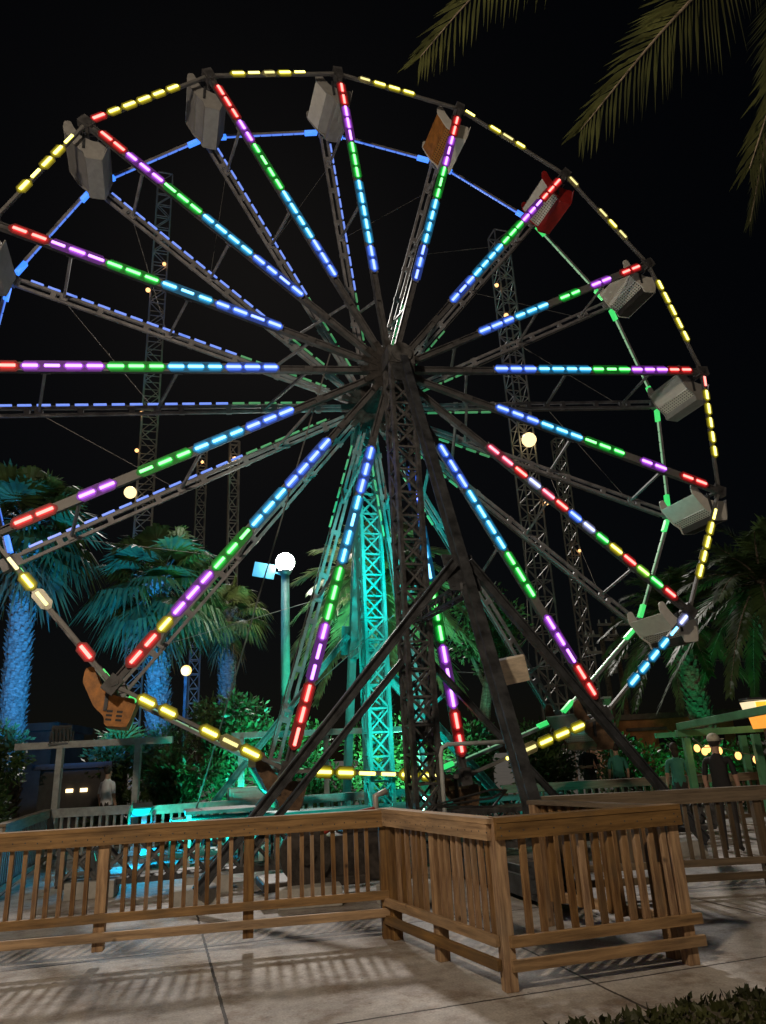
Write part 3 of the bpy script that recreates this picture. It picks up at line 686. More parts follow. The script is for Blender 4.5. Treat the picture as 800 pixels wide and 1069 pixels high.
s = MB(); s.box((0, 0, .55), (.8, .5, 1.1)); s.build('body', 'pale_steel', t, bevel=.015); s = MB(); s.box((0, -.262, .57), (.68, .02, .9)); d_ = s.build('door', 'pale_steel', t, bevel=.006); s = MB(); s.box((.25, -.285, .6), (.03, .03, .14)); s.build('handle', 'dark_steel', d_)
# concrete blocking under the bed truss
for k, (e, n, lx, lab) in enumerate([(-4.6, -.5, .6, 'pale concrete block under the outer end of the bed truss'), (-3.2, -1.0, .55, 'pale concrete block in the middle behind the long fence'), (-2.2, -2.6, .7, 'concrete block lying behind the kick boards of the long fence'), (-1.2, -3.1, .6, 'concrete block beside the drive engine near the fence corner'), (3.3, -1.9, .5, 'concrete block under the right brace foot'), (-3.4, -1.95, .5, 'concrete block under the left brace foot')]):
    s = MB(); s.box((0, 0, .1), (lx, .4, .2)); q = s.build('concrete_block', 'concrete_block', bevel=.012); q.location = loc(e, n, 0); q.rotation_euler = (0, 0, PSI + rnd(-.2, .2)); tag(q, lab, 'block', 'concrete blocks under the ride')
# long guy cable and loose cable
g_ = MB(); g_.tube([loc(-1.2, -.1, 8.6), loc(-3.3, 2.6, .4)], .014, 6); tag(g_.build('guy_cable', 'cable'), 'thin taut steel cable slanting down left of the street lamp', 'cable')

# ------------------------------------------------------------------ lamps
M['globe'] = emis('lamp_globe', (1., .97, .86), 130.)
t = empty('street_lamp', (-2.9, 20, 0), 0, 'street lamp with one glowing white globe on a turquoise lit pole', 'street lamp', 'globe street lamps')
s = MB(); s.tube([(0, 0, 0), (0, 0, 6.62)], [.15, .115], 16); s.tube([(0, 0, 0), (0, 0, .5)], [.24, .2], 16); s.build('pole', 'teal_paint', t, True)
s = MB(); s.tube([(0, 0, 6.60), (0, 0, 6.72)], [.13, .2], 16); s.build('collar', 'dark_steel', t, True)
s = MB(); s.sphere((0, 0, 6.97), .27, 24, 14); s.build('globe', 'globe', t, True)
s = MB(); s.box((-.62, .1, 6.78), (.62, .07, .42), V((.97, .1, -.2)).normalized(), V((-.1, .99, 0)), V((.2, 0, .98)).normalized()); s.bar((-.3, .05, 6.7), (0, 0, 6.55), .05, .05); s.build('solar_panel', 'panel_blue', t)
# a lamp of the same kind behind the camera: it lights the pavement and the fronts of the fences
M['globe_warm'] = emis('lamp_globe_warm', (1., .80, .52), 40.)
t = empty('street_lamp', (-3.4, -1.6, 0), 0, 'street lamp with warm globe on the pavement in front of the fences', 'street lamp', 'globe street lamps')
s = MB(); s.tube([(0, 0, 0), (0, 0, 6.8)], [.15, .115], 16); s.tube([(0, 0, 0), (0, 0, .5)], [.24, .2], 16); s.build('pole', 'pale_steel', t, True)
s = MB(); s.tube([(0, 0, 6.78), (0, 0, 6.90)], [.13, .2], 16); s.build('collar', 'dark_steel', t, True)
s = MB(); s.sphere((0, 0, 7.15), .27, 24, 14); s.build('globe', 'globe_warm', t, True)
pl = bpy.data.lights.new('lamp', 'POINT'); pl.energy = 3100; pl.color = (1., .80, .58); pl.shadow_soft_size = .28
lo = bpy.data.objects.new('lamp', pl); COL.objects.link(lo); lo.location = (0, 0, 5.55); lo.parent = t
lo.location = (0, 0, 7.5)

def flood(pos, aim, col, power, size, label, blend=.6, clamp=False):
    pos, aim = V(pos), V(aim); d = (aim - pos).normalized()
    t = empty('flood_light', pos - V((0, 0, .22)), 0, label, 'floodlight', 'coloured floodlights round the ride'); o = V(t.location)
    q = d.to_track_quat('Z', 'Y'); X, Y, Z = q @ V((1, 0, 0)), q @ V((0, 1, 0)), d
    s = MB(); s.box(pos - o - Z * .06, (.34, .26, .1), X, Y, Z)
    for k in range(5): s.box(pos - o - Z * .14 + X * (-.13 + k * .065), (.012, .24, .06), X, Y, Z)
    s.build('housing', 'housing', t)
    s = MB(); s.box(pos - o - Z * .003, (.29, .21, .008), X, Y, Z); s.build('lens', emis('flood_lens', col, .5), t)
    s = MB(); (s.bar(pos - o - Z * .1, pos - o - Z * .3 - V((0, 0, .05)), .05, .05) if clamp else None); s.bar(pos - o - X * .19, V((0, 0, .0)) - X * .19, .03, .03); s.bar(pos - o + X * .19, V((0, 0, 0)) + X * .19, .03, .03); s.box((0, 0, .0), (.44, .12, .03), X, Z.cross(V((0, 0, 1))).cross(V((0, 0, 1))).normalized()); s.build('bracket', 'dark_steel', t)
    l = bpy.data.lights.new('beam', 'SPOT'); l.energy = power; l.color = col; l.spot_size = math.radians(size); l.spot_blend = blend; l.shadow_soft_size = .12
    b = bpy.data.objects.new('beam', l); COL.objects.link(b); b.location = pos - o + Z * .03; b.rotation_euler = (-d).to_track_quat('Z', 'Y').to_euler(); b.parent = t
flood(loc(-4.7, 1.2, .26), loc(0, W + .5, 1.7), (.0, .92, .70), 1500, 44, 'turquoise floodlight at the left foot of the wheel')
flood(loc(.12, -.14, 1.9), loc(0, W + .5, 2.6), (.0, .92, .72), 270, 112, 'turquoise floodlight clamped low on the dark lattice tower', clamp=True)
flood(loc(.12, -.14, 4.4), loc(0, W + .5, 5.6), (.0, .90, .76), 400, 112, 'turquoise floodlight clamped halfway up the dark lattice tower', clamp=True)
flood(loc(-4.7, 2.1, .26), loc(-1.8, W + 1.9, 2.3), (.0, .95, .62), 260, 62, 'green blue floodlight aimed at the rear braces')
flood((-4.42, 13.25, .80), (-4.1, 12.8, 0.), (.0, .55, 1.), 220, 165, 'blue floodlight on a fence post lighting the paving')
flood((-6.12, 13.72, 2.24), (-8.0, 19.5, 6.4), (.015, .30, 1.), 7000, 92, 'blue floodlight aimed at the fan palms on the left')
flood((-2.9, 15.0, .26), (-4.6, 20, 5), (.03, .9, .62), 1500, 100, 'green floodlight aimed at the bushes beside the street lamp')
flood((6.5, 17.5, .26), (8.1, 19.8, 3.6), (.05, 1., .38), 260, 125, 'green floodlight aimed at the trees on the right')
flood((0.4, 16.0, .26), (-.2, 21, 6.), (.16, 1., .62), 4200, 105, 'green floodlight aimed at the feathery palm behind the tower')

# ------------------------------------------------------------------ lattice masts with bulbs
M['bulb'] = emis('bulb', (1., .50, .14), 2.2); M['bulb_small'] = emis('bulb_small', (1., .50, .18), 2.2); M['bulb_far'] = emis('bulb_far', (1., .74, .36), 1.7)
def mast(label, x, y, top, wd, bulbs, bays, lean=0.):
    t = empty('lattice_mast', (x, y, 0), .3, label, 'lattice mast', 'lattice masts of the rides behind the wheel')
    s = MB(); s.lattice((0, 0, 0), (lean, 0, top), wd, wd, bays, .07, .045); s.build('lattice', 'mast_steel', t)
    for bx, bz, r, big in bulbs:
        s = MB(); s.sphere((bx + lean * bz / top, -wd * .75, bz), r, 12, 8); b = s.build('bulb', 'bulb_far' if big else 'bulb_small', t, True)
        s = MB(); s.tube([(bx + lean * bz / top, -wd * .6, bz + r * .8), (bx * .6 + lean * bz / top, -wd * .4, bz + r * .9)], .05, 6); s.build('bulb_holder', 'dark_steel', b)
mast('tall lattice mast with four warm bulbs at the left, behind the palms', -14.2, 40, 41, .95, [(-.8, 16.9, .36, True), (-.5, 22.1, .12, False), (-.6, 19.6, .12, False), (-.6, 31., .15, False), (.3, 33.2, .12, False)], 42)
mast('lattice mast with one big lamp, right of the wheel hub', 8.3, 38, 33, .95, [(.0, 18.2, .42, True), (-.9, 28.5, .12, False), (-.5, 26.4, .14, False), (-.3, 22.8, .12, False), (.6, 14.4, .12, False)], 36)
mast('slim lattice mast furthest right, partly behind the level spoke', 12.2, 45, 21.5, .62, [(.2, 13.5, .1, False)], 26)
mast('slim lattice mast leaning behind the palms left of the street lamp', -12.2, 45, 22.5, .62, [(.0, 21.0, .1, False)], 26)
mast('thin lattice mast just left of the street lamp', -8.0, 36, 18.3, .5, [(.0, 17.2, .12, False), (-.1, 6.2, .13, False)], 24)
t = empty('yard_lamp', (-5.36, 19, 0), 0, 'warm yellow lamp on a short post among the left bushes', 'lamp')
s = MB(); s.tube([(0, 0, 0), (0, 0, 3.75)], .05, 8); s.build('post', 'dark_steel', t); s = MB(); s.sphere((0, 0, 3.9), .14, 14, 9); s.build('globe', emis('yard_globe', (1., .62, .12), 1.7), t, True)
t = empty('boom_light', (-7.3, 30, 0), 0, 'white lamp on a slanting thin boom beside the thin mast', 'lamp')
s = MB(); s.tube([(0, 0, 6.7), (1.35, 0, 2.6)], .05, 6); s.tube([(1.35, 0, 0), (1.35, 0, 2.6)], .06, 6); s.build('boom', 'mast_steel', t); s = MB(); s.sphere((-.03, -.1, 6.75), .13, 12, 8); s.build('bulb', emis('boom_bulb', (.9, .95, 1.), 12.), t, True)

# utility poles and wires
def pole(x, y, h, label):
    t = empty('utility_pole', (x, y, 0), .2, label, 'utility pole', 'utility poles behind the rides')
    s = MB(); s.tube([(0, 0, 0), (0, 0, h)], [.16, .11], 10); s.build('shaft', 'bark', t)
    for z in (h - .4, h - 1.2):
        s = MB(); s.bar((-.9, 0, z), (.9, 0, z), .1, .12); a = s.build('crossarm', 'mast_steel', t)
        for k in (-.8, -.4, .4, .8): s = MB(); s.tube([(k, 0, z + .06), (k, 0, z + .26)], [.06, .03], 8); s.build('insulator', 'seat_white', a)
    s = MB(); s.tube([(.32, 0, h - 2.2), (.32, 0, h - 1.4)], .22, 12); s.build('transformer', 'mast_steel', t)
pole(10.3, 35, 7.0, 'utility pole with a grey transformer right of the lower wheel')
pole(11.9, 38, 8.0, 'taller utility pole right behind the turquoise lit rim')
for a, b, lab in (((10.3, 35, 6.6), (40, 34, 7.6), 'upper power line sagging off to the right'), ((11.9, 38, 6.0), (40, 38, 6.2), 'lower power line sagging off to the right'), ((10.3, 35, 5.8), (-2, 40, 7), 'power line running left behind the wheel base')):
    a, b = V(a), V(b); s = MB(); s.tube([a.lerp(b, k / 10) - V((0, 0, 1.0 * 4 * (k / 10) * (1 - k / 10))) for k in range(11)], .025, 5); tag(s.build('power_line', 'cable'), lab, 'power line')

# ------------------------------------------------------------------ planting
def fan_leaf(s, base, d, size, droop, seg=26, upv=V((0, 0, 1)), pet=.9):
    d = d.normalized(); side = d.cross(upv)
    if side.length < .05: side = V((1, 0, 0))
    side.normalize(); nrm = side.cross(d).normalized()
    tip = base + d * pet * size + V((0, 0, -.12 * pet * size))
    s.cur = 1; s.bar(base, tip, .035, .02); s.cur = 0
    tilt = rnd(-.4, .4)
    for k in range(seg):
        a = (k / (seg - 1) - .5) * 2 * 2.1
        l = size * (.62 + .38 * math.cos(a * .55)) * rnd(.88, 1.05)
        dr = (d * math.cos(a) + side * math.sin(a) + nrm * (.10 * math.cos(a) + tilt * .25)).normalized()
        wv = (dr.cross(nrm)).normalized() * size * .045
        m1 = tip + dr * l * .55 - V((0, 0, droop * l * .12)); e1 = tip + dr * l * .92 - V((0, 0, droop * l * (.42 + rnd(0, .2))))
        f = nrm * .012 * (1 if k % 2 else -1) * size
        s.quad(tip - wv * .2, tip + wv * .2, m1 + wv + f, m1 - wv - f)
        s.tri(m1 - wv - f, m1 + wv + f, e1)
def trunk(s, h, r0, r1, lean=(0, 0), boots=True):
    n = 14; pts = [V((lean[0] * (k / n) ** 1.5, lean[1] * (k / n) ** 1.5, h * k / n)) for k in range(n + 1)]
    s.tube(pts, [r0 + (r1 - r0) * k / n + rnd(-.01, .015) for k in range(n + 1)], 14)
    if boots:
        rows = int(h / .13)
        for i in range(rows):
            t = i / rows; c = pts[0].lerp(pts[-1], t); c.x = lean[0] * t ** 1.5; c.y = lean[1] * t ** 1.5; r = r0 + (r1 - r0) * t
            for k in range(9):
                a = 2 * PI * (k + .5 * (i % 2)) / 9 + rnd(-.12, .12); d = V((math.cos(a), math.sin(a), 0)); tt = V((-d.y, d.x, 0)); l = rnd(.10, .2)
                p = c + d * (r - .01); q = c + d * (r + rnd(.04, .11)) + V((0, 0, l))
                s.quad(p - tt * .075, p + tt * .075, q + tt * rnd(.03, .05), q - tt * rnd(.03, .05))
                s.tri(p + tt * .075, q + tt * .04, c + d * r + V((0, 0, l * .6))); s.tri(q - tt * .04, p - tt * .075, c + d * r + V((0, 0, l * .6)))
    return pts[-1]
def fan_palm(x, y, h, size, n, label, lean=(0, 0), r=.24, skirt=14, mt='palm_leaf'):
    t = empty('palm_tree', (x, y, 0), 0, label, 'palm tree', 'palms round the ride')
    s = MB(); top = trunk(s, h, r * 1.15, r, lean); s.build('trunk', 'bark', t)
    s = MB()
    for k in range(n):
        a = k * 2.39996 + rnd(-.3, .3); el = 1.25 - 2.0 * (k / n) ** .9 + rnd(-.15, .15)
        d = V((math.cos(a) * math.cos(el), math.sin(a) * math.cos(el), math.sin(el)))
        fan_leaf(s, top + V((0, 0, rnd(-.2, .1))), d, size * rnd(.85, 1.1), rnd(.5, 1.1) + (.5 if el < 0 else 0))
    s.build('crown', [mt, 'bark'], t)
    s = MB()
    for k in range(skirt):
        a = k * 2.39996; d = V((math.cos(a) * .5, math.sin(a) * .5, -.9))
        fan_leaf(s, top + V((0, 0, -.25 - .05 * k)), d, size * .7, 1.2, 14)
    if skirt: s.build('dead_frond_skirt', ['dry_leaf', 'bark'], t)
    return t
def frond(s, pts, leaflen, n, wdt=.035, hang=.4, tipk=.45, fold=.45, side0=None):
    # feather frond: rachis through pts (Catmull-Rom-like by lerp) with paired leaflets
    def P(t):
        k = t * (len(pts) - 1); i = min(int(k), len(pts) - 2); f = k - i
        p0, p1, p2, p3 = pts[max(i - 1, 0)], pts[i], pts[i + 1], pts[min(i + 2, len(pts) - 1)]
        return ((p1 * 2) + (p2 - p0) * f + (p0 * 2 - p1 * 5 + p2 * 4 - p3) * f * f + (p1 * 3 - p0 - p2 * 3 + p3) * f ** 3) * .5
    s.cur = 1; s.tube([P(k / 14) for k in range(15)], [.03 - .026 * k / 14 for k in range(15)], 6); s.cur = 0
    for k in range(n):
        t = .10 + .90 * (k + .5) / n; p = P(t); d = (P(min(1, t + .02)) - P(t - .02)).normalized()
        side = d.cross(V((0, 0, 1))) if side0 is None else V(side0).cross(d); side.normalize(); nr = side.cross(d).normalized()
        ll = leaflen * (math.sin(PI * min(1, .22 + .72 * t)) ** .6) * rnd(.85, 1.1); sw = .35 + .75 * t
        for sg in (-1, 1):
            l = ll * rnd(.86, 1.08)
            ld = (side * sg * (1.05 - tipk * t) + d * sw + nr * (fold * rnd(.2, 1.) ) - V((0, 0, hang * rnd(.7, 1.4)))).normalized()
            wv = ld.cross(nr).normalized() * wdt * rnd(.8, 1.2)
            q = p + ld * l * .45; e = p + ld * l - V((0, 0, hang * .25 * l))
            s.quad(p - wv * .35, p + wv * .35, q + wv + nr * .006, q - wv); s.tri(q - wv, q + wv + nr * .006, e)
def date_palm(x, y, h, fl, n, label, leaf='date_leaf', seed=0, lean=(0, 0), r=.25, ll=.5, nl=46, lw=.032):
    t = empty('palm_tree', (x, y, 0), 0, label, 'palm tree', 'palms round the ride')
    s = MB(); top = trunk(s, h, r * 1.2, r, lean); s.build('trunk', 'bark', t)
    s = MB()
    for k in range(n):
        a = k * 2.39996 + rnd(-.2, .2); el = 1.3 - 1.75 * (k / n) + rnd(-.1, .1); L_ = fl * rnd(.85, 1.08)
        h_ = V((math.cos(a), math.sin(a), 0)); pts = [top + (h_ * math.cos(el) * u + V((0, 0, 1)) * (math.sin(el) * u - .62 * u * u * (1.1 - .35 * math.sin(el)))) * L_ for u in (0, .25, .5, .75, 1.)]
        frond(s, pts, ll, nl, lw, .35)
    s.build('crown', [leaf, 'bark'], t)
    return t, top
fan_palm(-9.75, 19, 8.2, 1.3, 36, 'fan palm with a blue lit trunk at the left edge', (-.25, 0), .27)
fan_palm(-6.3, 20, 6.7, 1.28, 40, 'big fan palm with blue green leaves left of the street lamp', (-.25, 0), .27)
fan_palm(-5.2, 23, 6.3, .9, 24, 'smaller fan palm with yellowish lit leaves beside the thin mast', (0, 0), .2, 10, 'date_leaf')
date_palm(-.3, 21, 6.6, 3.1, 40, 'feathery date palm glowing green behind the lattice towers', 'date_pale', ll=.7, nl=54, lw=.048)
date_palm(8.4, 20.2, 4.9, 2.6, 36, 'feathery dark palm with a green lit trunk at the lower right', 'palm_leaf', lean=(-.35, 0), ll=.55)
date_palm(8.75, 16.3, 4.9, 2.6, 34, 'feathery dark palm cut by the right edge of the photo', 'palm_leaf', lean=(-.1, 0), ll=.55)

def shrub(name, label, cat, c, rad, n, size, mt, stems=5, seed=1, group='bushes behind the ride', clump=None):
    random.seed(seed)
    t = empty(name, (c[0], c[1], 0), 0, label, cat, group); rx, ry, rz = rad; cz = c[2]
    s = MB(); K = clump or 16
    cl = [V((rx * .78 * math.cos(a) * q, ry * .78 * math.sin(a) * q, cz + rz * .72 * e)) for a, q, e in [(rnd(0, 6.28), rnd(.1, 1), rnd(-1, 1)) for _ in range(K)]]
    for k in range(n):
        ctr = random.choice(cl); d = V((random.gauss(0, 1), random.gauss(0, 1), random.gauss(0, 1))).normalized()
        rr = (.30 + .13 * rnd(-1, 1)) * (rnd(.35, 1) ** .4)
        p = ctr + V((d.x * rx, d.y * ry, d.z * rz)) * rr
        if p.z < .03: continue
        ax = (d + V((rnd(-1, 1), rnd(-1, 1), rnd(-.6, 1)))).normalized(); w_ = ax.cross(V((rnd(-1, 1), rnd(-1, 1), rnd(-1, 1)))).normalized()
        l = size * rnd(.7, 1.3); b = w_ * l * .2
        s.quad(p, p + ax * l * .5 + b, p + ax * l, p + ax * l * .5 - b)
    s.build('foliage', mt, t)
    s = MB()
    for k in range(stems):
        q = random.choice(cl); s.tube([V((q.x * .15, q.y * .15, 0)), V((q.x * .5, q.y * .5, q.z * .5)), q], [.05, .035, .015], 6)
    s.build('stem', 'bark', t)
    return t
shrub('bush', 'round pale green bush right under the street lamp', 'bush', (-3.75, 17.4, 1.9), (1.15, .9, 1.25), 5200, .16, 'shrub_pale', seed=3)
shrub('bush', 'dark bush at the left edge under the blue lit trunk', 'bush', (-9.1, 16.5, 1.2), (1.3, 1., 1.6), 5000, .16, 'shrub_leaf', seed=4)
shrub('bush', 'dark bush seen through the blue timber frame', 'bush', (-6.2, 18.2, 1.2), (1.5, .9, 1.35), 4600, .15, 'shrub_leaf', seed=5)
shrub('bush', 'dark bush beside the right post of the blue frame', 'bush', (-4.6, 16.2, .9), (.9, .8, 1.), 3600, .14, 'shrub_leaf', seed=6)
shrub('bush', 'green bush between the street lamp and the turquoise tower', 'bush', (-2.2, 18.6, 1.2), (1.3, .9, 1.3), 4600, .15, 'shrub_leaf', seed=7)
shrub('bush', 'green bush directly behind the turquoise lattice tower', 'bush', (-.2, 18.6, 1.1), (1.2, .9, 1.35), 4600, .15, 'shrub_leaf', seed=8)
shrub('bush', 'green bush behind the dark lattice tower', 'bush', (1.8, 18.8, 1.1), (1.2, .9, 1.3), 4600, .15, 'shrub_leaf', seed=9)
shrub('bush', 'dark green bush behind the yellow lights at the lower right', 'bush', (3.7, 19.2, 1.0), (1.2, .9, 1.2), 4600, .15, 'shrub_leaf', seed=10)
shrub('bush', 'dark bush right of the green post below the orange building', 'bush', (6.5, 19.6, .8), (1.6, .9, 1.0), 4600, .14, 'shrub_leaf', seed=11)
shrub('bush', 'dark bush behind the string of bulbs at the right', 'bush', (8.6, 17.8, .8), (1.5, .9, 1.05), 4400, .14, 'shrub_leaf', seed=12)
random.seed(21)
t = empty('palm_shrub', (-6.9, 19.0, 0), 0, 'low yellow green palm shrub below the orange brown seat', 'palm shrub'); s = MB()
for k in range(26):
    a = k * 2.4; el = rnd(.35, 1.35); d = V((math.cos(a) * math.cos(el), math.sin(a) * math.cos(el), math.sin(el))); fan_leaf(s, V((0, 0, 1.75 + rnd(-.3, .2))), d, .72, .5, 16, pet=.7)
s.build('crown', ['yellow_leaf', 'bark'], t); s = MB(); trunk(s, 1.8, .12, .11); s.build('trunk', 'bark', t)
# leafy tree right of the tower
random.seed(31)
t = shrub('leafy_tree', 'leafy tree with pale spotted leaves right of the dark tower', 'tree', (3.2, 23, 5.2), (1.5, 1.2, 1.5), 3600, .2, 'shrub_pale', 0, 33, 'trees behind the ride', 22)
s = MB(); s.tube([(-.5, 0, 0), (-.45, 0, 2.2), (-.1, 0, 4.), (.2, 0, 5.2)], [.24, .2, .12, .05], 10)
for q in ((-1., .2, 5.6), (.9, -.1, 5.8), (.4, .4, 6.2), (1.2, 0, 4.9)): s.tube([(-.25, 0, 3.4), (q[0] * .6, q[1], 4.4), q], [.09, .06, .02], 7)
s.build('trunk', 'bark', t)
# near palm whose fronds hang into the top right of the picture
random.seed(41)
t = empty('palm_tree', (5.3, 4.6, 0), 0, 'near palm whose warm lit fronds hang into the top right corner', 'palm tree', 'palms round the ride')
s = MB(); top = trunk(s, 9.0, .24, .2, (-.75, .3)); s.build('trunk', 'bark', t)
s = MB(); o = V((5.3, 4.6, 0))
FR = [[(4.55, 4.9, 9.0), (4.1, 4.95, 9.35), (3.45, 5., 8.55), (2.75, 5., 7.75), (1.95, 5.0, 6.75)],
      [(4.55, 4.9, 9.1), (3.7, 5.2, 10.3), (2.6, 5.4, 10.35), (1.5, 5.5, 9.5), (.62, 5.5, 8.35)],
      [(4.55, 4.9, 9.), (4.6, 4.6, 9.3), (4.3, 4.4, 8.4), (3.75, 4.45, 7.3), (3.02, 4.5, 5.75)],
      [(4.55, 4.9, 9.), (4.3, 4.4, 9.4), (4.15, 3.9, 8.8), (3.95, 3.6, 7.9), (3.6, 3.5, 7.)],
      [(4.55, 4.9, 9.), (4.9, 5.6, 9.5), (4.95, 6.3, 9.0), (4.8, 6.8, 8.2), (4.6, 7.1, 7.4)]]
for k in range(22):
    a = k * 2.39996; el = 1.35 - 1.6 * k / 22
    if V((math.cos(a), math.sin(a), 0)).dot(V((-.9, .3, 0))) > .05 and el < 1.0: continue
    h_ = V((math.cos(a), math.sin(a), 0)); FR.append([V((4.55, 4.9, 9.0)) + (h_ * math.cos(el) * u + V((0, 0, 1)) * (math.sin(el) * u - .5 * u * u)) * 2.6 for u in (0, .25, .5, .75, 1)])
for i, f in enumerate(FR): frond(s, [V(p) - o for p in f], .80 if i < 3 else .5, 62, .017, .42, .5, .3, (.15, -.85, -.5) if i < 3 else None)
s.build('crown', ['near_leaf', 'bark'], t)
# low clipped grass strip at the lower right corner
random.seed(51)
s = MB()
for k in range(15000):
    u, v_ = random.random(), random.random()
    c = V((.78, 4.62, 0)).lerp(V((3.2, 5.50, 0)), u); c += V((.35, -.94, 0)) * (v_ * 2.2) + V((0, .04 * math.sin(u * 40) + rnd(-.03, .03), 0))
    p = c + V((0, 0, rnd(0, .06))); ax = V((rnd(-1, 1), rnd(-1, 1), rnd(.1, 1.3))).normalized(); l = rnd(.03, .075); b = ax.cross(V((rnd(-1, 1), rnd(-1, 1), .2))).normalized() * l * .22
    s.quad(p, p + ax * l * .5 + b, p + ax * l, p + ax * l * .5 - b)
tag(s.build('ground_cover', 'grass'), 'low leafy ground cover at the lower right corner', 'ground cover', kind='stuff')
s = MB(); s.prism([(.80, 4.58), (3.2, 5.45), (4.2, 3.2), (1.6, 2.4)], (0, 0, .025), (1, 0, 0), (0, 1, 0), (0, 0, 1), .05); tag(s.build('planting_bed', 'soil'), kind='structure')

# ------------------------------------------------------------------ buildings behind
t = empty('low_building', (11.2, 31, 0), -.1, 'low orange rendered building with flat roof at the right', 'building', 'low buildings behind the planting')
s = MB(); s.box((0, 2, 1.25), (5.4, 4, 2.5)); s.build('wall', 'render_orange', t); s = MB(); s.box((0, 2, 2.6), (5.9, 4.5, .22)); s.box((-.8, -.12, 2.1), (1.6, .2, .12)); s.build('roof', 'roof_tan', t)
for x in (-1.7, .1, 1.8): s = MB(); s.box((x, -.02, 1.35), (.9, .06, 1.)); f_ = s.build('window', 'dark_glass', t); s = MB(); s.box((x, -.06, .82), (1.05, .1, .06)); s.build('sill', 'roof_tan', f_)
t = empty('low_building', (-17.2, 30, 0), .15, 'tan building corner at the left edge behind the dark bushes', 'building', 'low buildings behind the planting')
s = MB(); s.box((0, 2.5, 1.6), (6.5, 5, 3.2)); s.build('wall', 'soil', t); s = MB(); s.box((0, 2.5, 3.35), (7.1, 5.6, .3)); s.build('roof', 'soil', t)
s = MB(); s.box((1.6, -.02, 1.5), (1.0, .05, 1.1)); s.build('window', 'dark_glass', t)
# small lit kiosk windows seen through the bushes at left
t = empty('kiosk', (-7.5, 17.6, 0), .1, 'small dark kiosk with two lit openings behind the blue frame', 'kiosk')
s = MB(); s.box((0, .5, .8), (1.5, 1., 1.6)); s.build('wall', 'seat_dark', t); s = MB(); s.box((0, .5, 1.66), (1.8, 1.3, .12)); s.build('roof', 'seat_dark', t)
for x in (-.05, .27): s = MB(); s.box((x, -.02, 1.12), (.15, .05, .08)); s.build('window', emis('kiosk_light', (1., .72, .36), 3.), t)
# lantern at the right edge
t = empty('lantern_sign', (6.62, 13.55, 0), 0, 'glowing orange and cream lantern box behind the sloping green beam', 'lantern')
s = MB(); s.prism([(-.19, .12), (.17, .14), (.17, .36), (-.24, .34)], (0, 0, 1.80), (1, 0, 0), (0, 0, 1), (0, 1, 0), .3); s.build('upper_shade', emis('lantern_cream', (1., .80, .48), 1.0), t)
s = MB(); s.prism([(-.10, -.16), (.18, -.15), (.20, .1), (-.15, .09)], (0, -.0, 1.83), (1, 0, 0), (0, 0, 1), (0, 1, 0), .26); s.build('lower_shade', emis('lantern_orange', (1., .36, .03), 1.0), t)
s = MB(); s.box((0, -.165, 2.06), (.2, .02, .14)); s.build('panel', emis('lantern_yellow', (1., .55, .02), 1.1), t)
s = MB(); s.tube([(.05, .0, 1.66), (.05, 0, 0)], .03, 8); s.build('stand', 'dark_steel', t); s = MB(); s.box((-.02, 0, 2.19), (.44, .34, .04)); s.build('cap', 'dark_steel', t)
# string lights under the pergola
t = empty('string_lights', (5.4, 13.75, 0), 0, 'string of warm bulbs swagged under the pergola beam', 'string lights')
path = [V((0.02, 0, 1.58)), V((.18, -.05, 1.40)), V((.42, -.1, 1.40)), V((.72, -.15, 1.30)), V((1.0, -.2, 1.22)), V((1.35, -.2, 1.26)), V((1.7, -.1, 1.40)), V((2.1, -.0, 1.52))]
s = MB(); s.tube(path, .009, 6); s.build('wire', 'cable', t)
for p in path[1:] + [V((.08, .02, 1.46)), V((.26, 0, 1.44))]:
    s = MB(); s.sphere(p - V((0, 0, .07)), .055, 12, 8, (1, 1, 1.25)); b = s.build('bulb', 'bulb', t, True); s = MB(); s.tube([p, p - V((0, 0, .035))], .018, 8); s.build('socket', 'black_cable', b)

